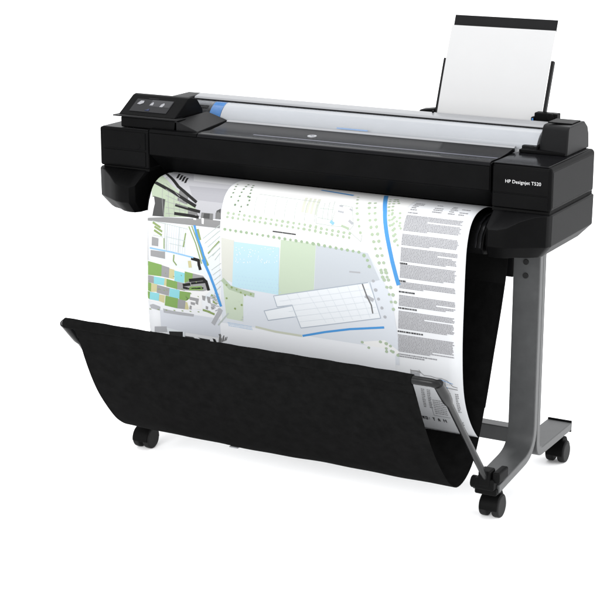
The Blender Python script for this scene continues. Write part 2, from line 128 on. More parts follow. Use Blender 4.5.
LINE=[('ink_black', 3, 0.008, [(-0.47, 0.0933), (-0.3913, 0.1569), (-0.3206, 0.1954)]), ('ink_black', 3, 0.009, [(-0.4659, 0.1524), (-0.3987, 0.1767), (-0.3214, 0.2064)]), ('ink_black', 3, 0.008, [(-0.3819, 0.2099), (-0.3419, 0.2157), (-0.3056, 0.22)]), ('ink_black', 3, 0.008, [(-0.3819, 0.2328), (-0.3396, 0.2334), (-0.308, 0.2349)]), ('ink_black', 3, 0.006, [(-0.4312, 0.0838), (-0.4156, 0.1201)]), ('ink_black', 3, 0.006, [(-0.4154, 0.095), (-0.4024, 0.1275)]), ('ink_black', 3, 0.006, [(-0.4012, 0.1039), (-0.3902, 0.1337)]), ('ink_black', 3, 0.006, [(-0.3875, 0.112), (-0.3785, 0.1391)]), ('river_blue', 3, 0.007, [(-0.3182, 0.2593), (-0.3087, 0.2876), (-0.2952, 0.3177), (-0.282, 0.3571)]), ('river_blue', 3, 0.008, [(-0.2899, 0.3489), (-0.2687, 0.3874), (-0.2529, 0.422), (-0.235, 0.4679)]), ('hedge', 3, 0.0035, [(-0.3355, 0.2634), (-0.3136, 0.3062), (-0.2951, 0.3587)]), ('hedge', 3, 0.0035, [(-0.3266, 0.2607), (-0.3058, 0.3053), (-0.2899, 0.3489)]), ('hedge', 3, 0.01, [(-0.3091, 0.2696), (-0.3017, 0.2936)]), ('hedge', 3, 0.01, [(-0.2899, 0.3376), (-0.2767, 0.361)]), ('hedge', 3, 0.004, [(-0.3456, 0.2826), (-0.3521, 0.3197)]), ('hedge', 3, 0.004, [(-0.2409, 0.2926), (-0.2742, 0.3289)]), ('pale_line', 3, 0.0016, [(-0.2903, 0.29), (-0.2396, 0.2486)]), ('pale_line', 3, 0.0016, [(-0.2828, 0.3009), (-0.239, 0.2637)]), ('pale_line', 3, 0.0016, [(-0.2754, 0.3118), (-0.2386, 0.2789)]), ('pale_line', 3, 0.0016, [(-0.268, 0.3227), (-0.2382, 0.2941)]), ('pale_line', 3, 0.0016, [(-0.2607, 0.3337), (-0.238, 0.3093)]), ('pale_line', 3, 0.0016, [(-0.2534, 0.3446), (-0.2379, 0.3247)]), ('pale_line', 3, 0.0016, [(-0.2636, 0.3731), (-0.2351, 0.3515)]), ('pale_line', 3, 0.0016, [(-0.2593, 0.3862), (-0.235, 0.3669)]), ('pale_line', 3, 0.0016, [(-0.2551, 0.3994), (-0.2349, 0.3823)]), ('pale_line', 3, 0.0016, [(-0.2509, 0.4125), (-0.2348, 0.3978)]), ('pale_line', 3, 0.0016, [(-0.2467, 0.4257), (-0.2347, 0.4132)]), ('river_pale', 3, 0.004, [(-0.4592, 0.3353), (-0.3904, 0.3388), (-0.3214, 0.3458)]), ('hedge', 3, 0.006, [(-0.4499, 0.2645), (-0.4272, 0.2748)]), ('hedge', 3, 0.006, [(-0.4444, 0.2753), (-0.4216, 0.2856)]), ('hedge', 3, 0.006, [(-0.4453, 0.2854), (-0.4225, 0.2957)]), ('pale_line', 3, 0.002, [(-0.4527, 0.2602), (-0.4113, 0.2635), (-0.4118, 0.3335)]), ('hedge', 3, 0.003, [(-0.4144, 0.304), (-0.4144, 0.3315)]), ('ink_black', 3, 0.009, [(-0.3256, 0.3486), (-0.3045, 0.3516), (-0.3029, 0.3642), (-0.2992, 0.3751)]), ('sand', 3, 0.01, [(-0.333, 0.3586), (-0.3308, 0.3721)]), ('hedge', 3, 0.004, [(-0.3824, 0.3461), (-0.384, 0.3624), (-0.3744, 0.3728)]), ('ink_black', 3, 0.009, [(-0.3318, 0.4099), (-0.2896, 0.4009), (-0.2802, 0.4071), (-0.2728, 0.4282)]), ('ink_black', 3, 0.006, [(-0.3265, 0.4175), (-0.2844, 0.4085)]), ('ink_black', 3, 0.008, [(-0.352, 0.4253), (-0.3318, 0.4205)]), ('ink_black', 3, 0.004, [(-0.3372, 0.4336), (-0.2896, 0.4257)]), ('ink_black', 3, 0.006, [(-0.3521, 0.4323), (-0.3398, 0.433)]), ('hedge', 3, 0.006, [(-0.2634, 0.4417), (-0.2505, 0.4538)]), ('hedge', 3, 0.006, [(-0.2584, 0.4595), (-0.248, 0.4636)]), ('hedge', 3, 0.006, [(-0.275, 0.4897), (-0.2568, 0.4942)]), ('hedge', 3, 0.006, [(-0.2907, 0.4871), (-0.2698, 0.4899)]), ('ink_pale', 3, 0.012, [(-0.2354, 0.4796), (-0.2608, 0.5208)]), ('pale_line', 3, 0.004, [(-0.2121, 0.4858), (-0.2452, 0.5233)]), ('pale_line', 3, 0.0014, [(-0.469, 0.2574), (-0.467, 0.3839)]), ('pale_line', 3, 0.0014, [(-0.4097, 0.2633), (-0.338, 0.2705)]), ('pale_line', 3, 0.0014, [(-0.4075, 0.2986), (-0.3479, 0.3033)]), ('pale_line', 3, 0.0014, [(-0.4044, 0.2628), (-0.4054, 0.3396)]), ('pale_line', 3, 0.0014, [(-0.3644, 0.2675), (-0.368, 0.3376)]), ('pale_line', 3, 0.0014, [(-0.4549, 0.3362), (-0.3957, 0.3385)]), ('pale_line', 3, 0.0014, [(-0.3957, 0.3156), (-0.3478, 0.3192)]), ('pale_line', 3, 0.0014, [(-0.2849, 0.303), (-0.2441, 0.2669)]), ('pale_line', 3, 0.0014, [(-0.2742, 0.3425), (-0.238, 0.3111)]), ('pale_line', 3, 0.0014, [(-0.4494, 0.2987), (-0.4171, 0.3006)]), ('grid_line', 3, 0.001, [(-0.4044, 0.2646), (-0.4086, 0.3363)]), ('grid_line', 3, 0.001, [(-0.3969, 0.2651), (-0.4011, 0.3373)]), ('grid_line', 3, 0.001, [(-0.3894, 0.2657), (-0.3936, 0.3383)]), ('grid_line', 3, 0.001, [(-0.382, 0.2662), (-0.3861, 0.3392)]), ('grid_line', 3, 0.001, [(-0.3745, 0.2668), (-0.3786, 0.3402)]), ('grid_line', 3, 0.001, [(-0.3671, 0.2673), (-0.3712, 0.3412)]), ('grid_line', 3, 0.001, [(-0.3597, 0.2679), (-0.3637, 0.3421)]), ('grid_line', 3, 0.001, [(-0.3522, 0.2684), (-0.3563, 0.3431)]), ('grid_line', 3, 0.001, [(-0.3448, 0.269), (-0.3489, 0.344)]), ('hedge', 3, 0.0025, [(-0.4636, 0.5068), (-0.4593, 0.5072)]), ('hedge', 3, 0.0025, [(-0.4373, 0.5047), (-0.433, 0.505)]), ('hedge', 3, 0.0025, [(-0.4111, 0.5025), (-0.4068, 0.5029)]), ('hedge', 3, 0.0025, [(-0.3851, 0.5004), (-0.3808, 0.5008)]), ('hedge', 3, 0.0025, [(-0.3593, 0.4983), (-0.355, 0.4987)]), ('hedge', 3, 0.0025, [(-0.3335, 0.4962), (-0.3293, 0.4966)]), ('hedge', 3, 0.0025, [(-0.3079, 0.4942), (-0.3037, 0.4945)]), ('hedge', 3.5, 0.0022, [(-0.3585, 0.4363), (-0.3543, 0.438)]), ('hedge', 3.5, 0.0022, [(-0.3388, 0.4483), (-0.3371, 0.4494)]), ('hedge', 3.5, 0.0022, [(-0.3044, 0.4331), (-0.2999, 0.4332)]), ('hedge', 3.5, 0.0022, [(-0.3844, 0.4048), (-0.3811, 0.4059)]), ('hedge', 3.5, 0.0022, [(-0.4626, 0.3991), (-0.4601, 0.401)]), ('hedge', 3.5, 0.0022, [(-0.3342, 0.402), (-0.3301, 0.4022)]), ('hedge', 3.5, 0.0022, [(-0.3592, 0.3987), (-0.3576, 0.4006)]), ('hedge', 3.5, 0.0022, [(-0.4288, 0.4007), (-0.424, 0.4022)]), ('hedge', 3.5, 0.0022, [(-0.4155, 0.4472), (-0.4122, 0.4485)]), ('hedge', 3.5, 0.0022, [(-0.43, 0.4453), (-0.4262, 0.4471)]), ('hedge', 3.5, 0.0022, [(-0.3127, 0.4115), (-0.3099, 0.4119)]), ('hedge', 3.5, 0.0022, [(-0.4397, 0.3909), (-0.4371, 0.3922)]), ('hedge', 3.5, 0.0022, [(-0.4645, 0.4274), (-0.4618, 0.4281)]), ('hedge', 3.5, 0.0022, [(-0.3253, 0.4219), (-0.3227, 0.4229)]), ('hedge', 3.5, 0.0022, [(-0.3445, 0.3952), (-0.3398, 0.3951)]), ('hedge', 3.5, 0.0022, [(-0.337, 0.4436), (-0.3354, 0.4453)]), ('hedge', 3.5, 0.0022, [(-0.4021, 0.4242), (-0.4004, 0.4246)]), ('hedge', 3.5, 0.0022, [(-0.4341, 0.446), (-0.4319, 0.4476)]), ('hedge', 3.5, 0.0022, [(-0.3068, 0.4509), (-0.3042, 0.4517)]), ('hedge', 3.5, 0.0022, [(-0.3752, 0.4376), (-0.3732, 0.4392)]), ('hedge', 3.5, 0.0022, [(-0.3291, 0.4449), (-0.3274, 0.4469)]), ('hedge', 3.5, 0.0022, [(-0.4492, 0.4074), (-0.4456, 0.4091)]), ('hedge', 3.5, 0.0022, [(-0.4068, 0.4453), (-0.4034, 0.4459)]), ('hedge', 3.5, 0.0022, [(-0.4104, 0.3993), (-0.4085, 0.3998)]), ('hedge', 3.5, 0.0022, [(-0.3474, 0.4525), (-0.3453, 0.4527)]), ('hedge', 3.5, 0.0022, [(-0.2971, 0.4265), (-0.2942, 0.427)]), ('ink_pale', 3, 0.003, [(-0.2531, 0.4357), (-0.2418, 0.437)]), ('ink_pale', 3, 0.003, [(-0.2567, 0.4403), (-0.2524, 0.4425)]), ('ink_pale', 3, 0.003, [(-0.2672, 0.4458), (-0.2395, 0.445)]), ('ink_pale', 3, 0.003, [(-0.2679, 0.4501), (-0.2506, 0.4506)]), ('ink_pale', 3, 0.003, [(-0.2468, 0.4515), (-0.2601, 0.456)]), ('ink_pale', 3, 0.003, [(-0.2497, 0.456), (-0.2388, 0.4573)]), ('ink_pale', 3, 0.003, [(-0.2524, 0.4605), (-0.2431, 0.4621)]), ('ink_pale', 3, 0.003, [(-0.2662, 0.4665), (-0.2524, 0.4675)]), ('ink_pale', 3, 0.003, [(-0.2652, 0.4706), (-0.2418, 0.4702)]), ('ink_pale', 3, 0.003, [(-0.2615, 0.4743), (-0.2521, 0.4758)]), ('ink_pale', 3, 0.003, [(-0.2431, 0.476), (-0.2418, 0.4786)]), ('ink_pale', 3, 0.003, [(-0.2438, 0.4803), (-0.2524, 0.4842)]), ('ink_mid', 3, 0.002, [(-0.2486, 0.5771), (-0.2446, 0.5581)]), ('ink_mid', 3, 0.002, [(-0.2458, 0.5757), (-0.2416, 0.5534)]), ('ink_mid', 3, 0.002, [(-0.243, 0.5743), (-0.2391, 0.5516)]), ('ink_mid', 3, 0.002, [(-0.2402, 0.5728), (-0.2372, 0.5595)]), ('ink_mid', 3, 0.002, [(-0.2374, 0.5714), (-0.2324, 0.5553)]), ('ink_mid', 3, 0.002, [(-0.2347, 0.57), (-0.2309, 0.5523)]), ('ink_mid', 3, 0.002, [(-0.2319, 0.5686), (-0.2295, 0.5514)]), ('ink_mid', 3, 0.002, [(-0.2291, 0.5672), (-0.2252, 0.5566)]), ('ink_mid', 3, 0.002, [(-0.2264, 0.5658), (-0.2238, 0.5556)]), ('ink_mid', 3, 0.002, [(-0.2236, 0.5644), (-0.2198, 0.5541)]), ('ink_mid', 3, 0.002, [(-0.2535, 0.2332), (-0.2544, 0.2178)]), ('ink_mid', 3, 0.002, [(-0.2517, 0.233), (-0.2525, 0.2183)]), ('ink_mid', 3, 0.002, [(-0.25, 0.2328), (-0.2512, 0.215)]), ('ink_mid', 3, 0.002, [(-0.2482, 0.2326), (-0.249, 0.2175)]), ('ink_mid', 3, 0.002, [(-0.2464, 0.2325), (-0.2478, 0.214)]), ('ink_mid', 3, 0.002, [(-0.2446, 0.2323), (-0.2457, 0.2154)]), ('ink_mid', 3, 0.002, [(-0.2428, 0.2321), (-0.2436, 0.2175)]), ('ink_mid', 3, 0.002, [(-0.241, 0.2319), (-0.2419, 0.2167)]), ('ink_mid', 3, 0.002, [(-0.2392, 0.2317), (-0.2407, 0.2134)]), ('ink_mid2', 3, 0.0012, [(-0.4349, 0.1501), (-0.3745, 0.1862)]), ('ink_mid2', 3, 0.0012, [(-0.4253, 0.17), (-0.3637, 0.1953)]), ('ink_mid2', 3, 0.0012, [(-0.4195, 0.1871), (-0.3534, 0.2043)]), ('ink_mid2', 3, 0.0012, [(-0.4156, 0.2034), (-0.3433, 0.2131)]), ('ink_mid2', 3, 0.0012, [(-0.4128, 0.2194), (-0.3336, 0.222)]), ('ink_mid2', 3, 0.0012, [(-0.411, 0.2354), (-0.3241, 0.2308)]), ('ink_mid2', 3, 0.0011, [(-0.4398, 0.1508), (-0.4157, 0.2449)]), ('ink_mid2', 3, 0.0011, [(-0.4166, 0.163), (-0.3987, 0.2431)]), ('ink_mid2', 3, 0.0011, [(-0.395, 0.1738), (-0.3818, 0.2414)]), ('ink_mid2', 3, 0.0011, [(-0.3746, 0.1839), (-0.3649, 0.2396)]), ('ink_mid2', 3, 0.0011, [(-0.3552, 0.1935), (-0.3482, 0.2378)]), ('hedge_pale', 3, 0.012, [(-0.2281, 0.396), (-0.2062, 0.4137), (-0.1701, 0.4205), (-0.1343, 0.425)]), ('sand_pale', 3, 0.006, [(-0.1281, 0.5124), (-0.0698, 0.5171), (0.0104, 0.5172)]), ('pale_line2', 3, 0.0022, [(-0.0731, 0.4197), (0.2021, 0.3489)]), ('pale_line2', 3, 0.0022, [(0.0091, 0.4957), (0.2415, 0.4365)]), ('pale_line2', 3, 0.0022, [(0.0091, 0.4957), (-0.0173, 0.4367), (-0.0623, 0.4481), (-0.0731, 0.4197)]), ('pale_line2', 3, 0.0022, [(-0.0901, 0.4889), (-0.1018, 0.4643), (-0.0158, 0.4379)]), ('pale_line2', 3, 0.0022, [(-0.0023, 0.4658), (-0.0901, 0.4889)]), ('pale_line2', 3, 0.0022, [(0.2078, 0.3482), (0.2415, 0.4365)]), ('grid_line', 3, 0.001, [(-0.0546, 0.4314), (0.2063, 0.3653)]), ('grid_line', 3, 0.001, [(-0.0407, 0.4436), (0.2133, 0.3801)]), ('grid_line', 3, 0.001, [(-0.0268, 0.4558), (0.2202, 0.3949)]), ('grid_line', 3, 0.001, [(-0.0131, 0.4681), (0.2272, 0.4096)]), ('grid_line', 3, 0.001, [(0.0005, 0.4804), (0.2341, 0.4244)]), ('grid_line', 3, 0.001, [(-0.035, 0.4097), (-0.0204, 0.4285)]), ('grid_line', 3, 0.001, [(-0.0047, 0.4021), (0.0093, 0.4214)]), ('grid_line', 3, 0.001, [(0.0254, 0.3945), (0.0846, 0.471)]), ('grid_line', 3, 0.001, [(0.0553, 0.3869), (0.1103, 0.4646)]), ('grid_line', 3, 0.001, [(0.0849, 0.3795), (0.1358, 0.4583)]), ('grid_line', 3, 0.001, [(0.1144, 0.372), (0.1612, 0.452)]), ('grid_line', 3, 0.001, [(0.1437, 0.3646), (0.1864, 0.4458)]), ('grid_line', 3, 0.001, [(0.1727, 0.3573), (0.2114, 0.4396)]), ('ink_mid', 3, 0.004, [(0.1867, 0.3548), (0.2003, 0.3844), (0.2138, 0.4062), (0.2186, 0.4265)]), ('ink_pale', 3, 0.01, [(0.1975, 0.3847), (0.2176, 0.3926)]), ('river_blue', 3, 0.0058, [(0.0144, 0.5165), (0.0801, 0.4965), (0.1532, 0.478), (0.2504, 0.4598)]), ('ink_pale', 3, 0.004, [(0.1492, 0.3272), (0.1787, 0.3258)]), ('river_blue', 3, 0.011, [(0.1882, 0.0661), (0.2296, 0.1621), (0.241, 0.1968), (0.2554, 0.2409), (0.2691, 0.2877), (0.2832, 0.3297), (0.2878, 0.342)]), ('river_blue', 3, 0.008, [(0.0126, 0.0888), (0.1109, 0.1033)]), ('pale_line', 3, 0.0018, [(0.0395, 0.1528), (0.0448, 0.2137), (0.091, 0.2152), (0.0804, 0.1466)]), ('pale_line', 3, 0.0018, [(0.0925, 0.1776), (0.0899, 0.2089)]), ('pale_line', 3, 0.0018, [(0.1014, 0.156), (0.1365, 0.1598), (0.1527, 0.2064), (0.1442, 0.2193), (0.1196, 0.2143), (0.0886, 0.2155)]), ('pale_line', 3, 0.0018, [(0.0469, 0.1983), (0.086, 0.2006)]), ('pale_line', 3, 0.0018, [(0.0557, 0.1564), (0.0619, 0.201)]), ('pale_line', 3, 0.0018, [(0.0682, 0.1517), (0.0766, 0.2016)]), ('pale_line', 3, 0.0018, [(0.0476, 0.1733), (0.091, 0.173)]), ('pale_line', 3, 0.0015, [(0.124, 0.2116), (0.1779, 0.2462), (0.1797, 0.229)]), ('pale_line', 3, 0.0015, [(-0.1435, 0.16), (-0.1393, 0.2093)]), ('pale_line', 3, 0.0015, [(-0.113, 0.1606), (-0.109, 0.2096)]), ('pale_line', 3, 0.0015, [(-0.0827, 0.1611), (-0.079, 0.2099)]), ('pale_line', 3, 0.0015, [(-0.0526, 0.1617), (-0.0491, 0.2103)]), ('pale_line', 3, 0.0015, [(-0.0226, 0.1623), (-0.0194, 0.2106)]), ('pale_line', 3, 0.0015, [(0.0071, 0.1628), (0.0102, 0.2109)]), ('pale_line', 3, 0.0015, [(0.0367, 0.1634), (0.0395, 0.2113)]), ('pale_line', 3, 0.0015, [(-0.1426, 0.1508), (0.0407, 0.1556)]), ('beige2', 1, 0.008, [(-0.0027, 0.1462), (0.0005, 0.1878)]), ('beige2', 1, 0.008, [(0.0101, 0.1462), (0.0135, 0.1886)]), ('beige2', 1, 0.008, [(0.0228, 0.1463), (0.0264, 0.1895)]), ('beige2', 1, 0.008, [(0.0355, 0.1463), (0.0393, 0.1903)]), ('ink_pale', 3, 0.005, [(0.0994, 0.1592), (0.1082, 0.1607)]), ('ink_pale', 3, 0.005, [(0.1316, 0.1657), (0.1402, 0.1697)]), ('ink_pale', 3, 0.005, [(0.1015, 0.1757), (0.1164, 0.1772)]), ('ink_pale', 3, 0.007, [(0.1381, 0.1972), (0.1488, 0.2034)]), ('river_pale', 3, 0.008, [(0.0868, 0.2049), (0.0948, 0.2092)]), ('hedge_pale', 3, 0.006, [(0.1193, 0.2121), (0.1392, 0.2173)]), ('ink_dark2', 3, 0.0036, [(-0.0782, 0.2478), (-0.0768, 0.2478)]), ('ink_dark2', 3, 0.0036, [(-0.0756, 0.2479), (-0.0732, 0.2479)]), ('ink_dark2', 3, 0.0036, [(-0.0721, 0.2479), (-0.0704, 0.2479)]), ('ink_dark2', 3, 0.0036, [(-0.0692, 0.2479), (-0.0674, 0.248)]), ('ink_dark2', 3, 0.0036, [(-0.0662, 0.248), (-0.0637, 0.248)]), ('ink_dark2', 3, 0.0036, [(-0.0627, 0.248), (-0.0604, 0.2481)]), ('ink_dark2', 3, 0.0036, [(-0.0592, 0.2481), (-0.0568, 0.2481)]), ('ink_dark2', 3, 0.0036, [(-0.0556, 0.2481), (-0.0538, 0.2481)]), ('ink_dark2', 3, 0.0036, [(-0.0526, 0.2482), (-0.0507, 0.2482)]), ('ink_dark2', 3, 0.0036, [(-0.0483, 0.2482), (-0.0462, 0.2482)]), ('ink_dark2', 3, 0.0036, [(-0.045, 0.2483), (-0.0431, 0.2483)]), ('ink_dark2', 3, 0.0036, [(-0.0419, 0.2483), (-0.0403, 0.2483)]), ('ink_dark2', 3, 0.0036, [(-0.0392, 0.2483), (-0.0374, 0.2484)]), ('ink_dark2', 3, 0.0036, [(-0.0354, 0.2484), (-0.034, 0.2484)]), ('ink_dark2', 3, 0.0036, [(-0.0328, 0.2484), (-0.0311, 0.2484)]), ('ink_dark2', 3, 0.0036, [(-0.0299, 0.2485), (-0.0275, 0.2485)]), ('ink_dark2', 3, 0.0036, [(-0.0263, 0.2485), (-0.0238, 0.2485)]), ('ink_dark2', 3, 0.0036, [(-0.0216, 0.2486), (-0.0196, 0.2486)]), ('ink_dark2', 3, 0.0036, [(-0.0184, 0.2486), (-0.0165, 0.2486)]), ('ink_dark2', 3, 0.0036, [(-0.0153, 0.2486), (-0.0137, 0.2487)]), ('ink_dark2', 3, 0.0036, [(-0.0125, 0.2487), (-0.0112, 0.2487)])]
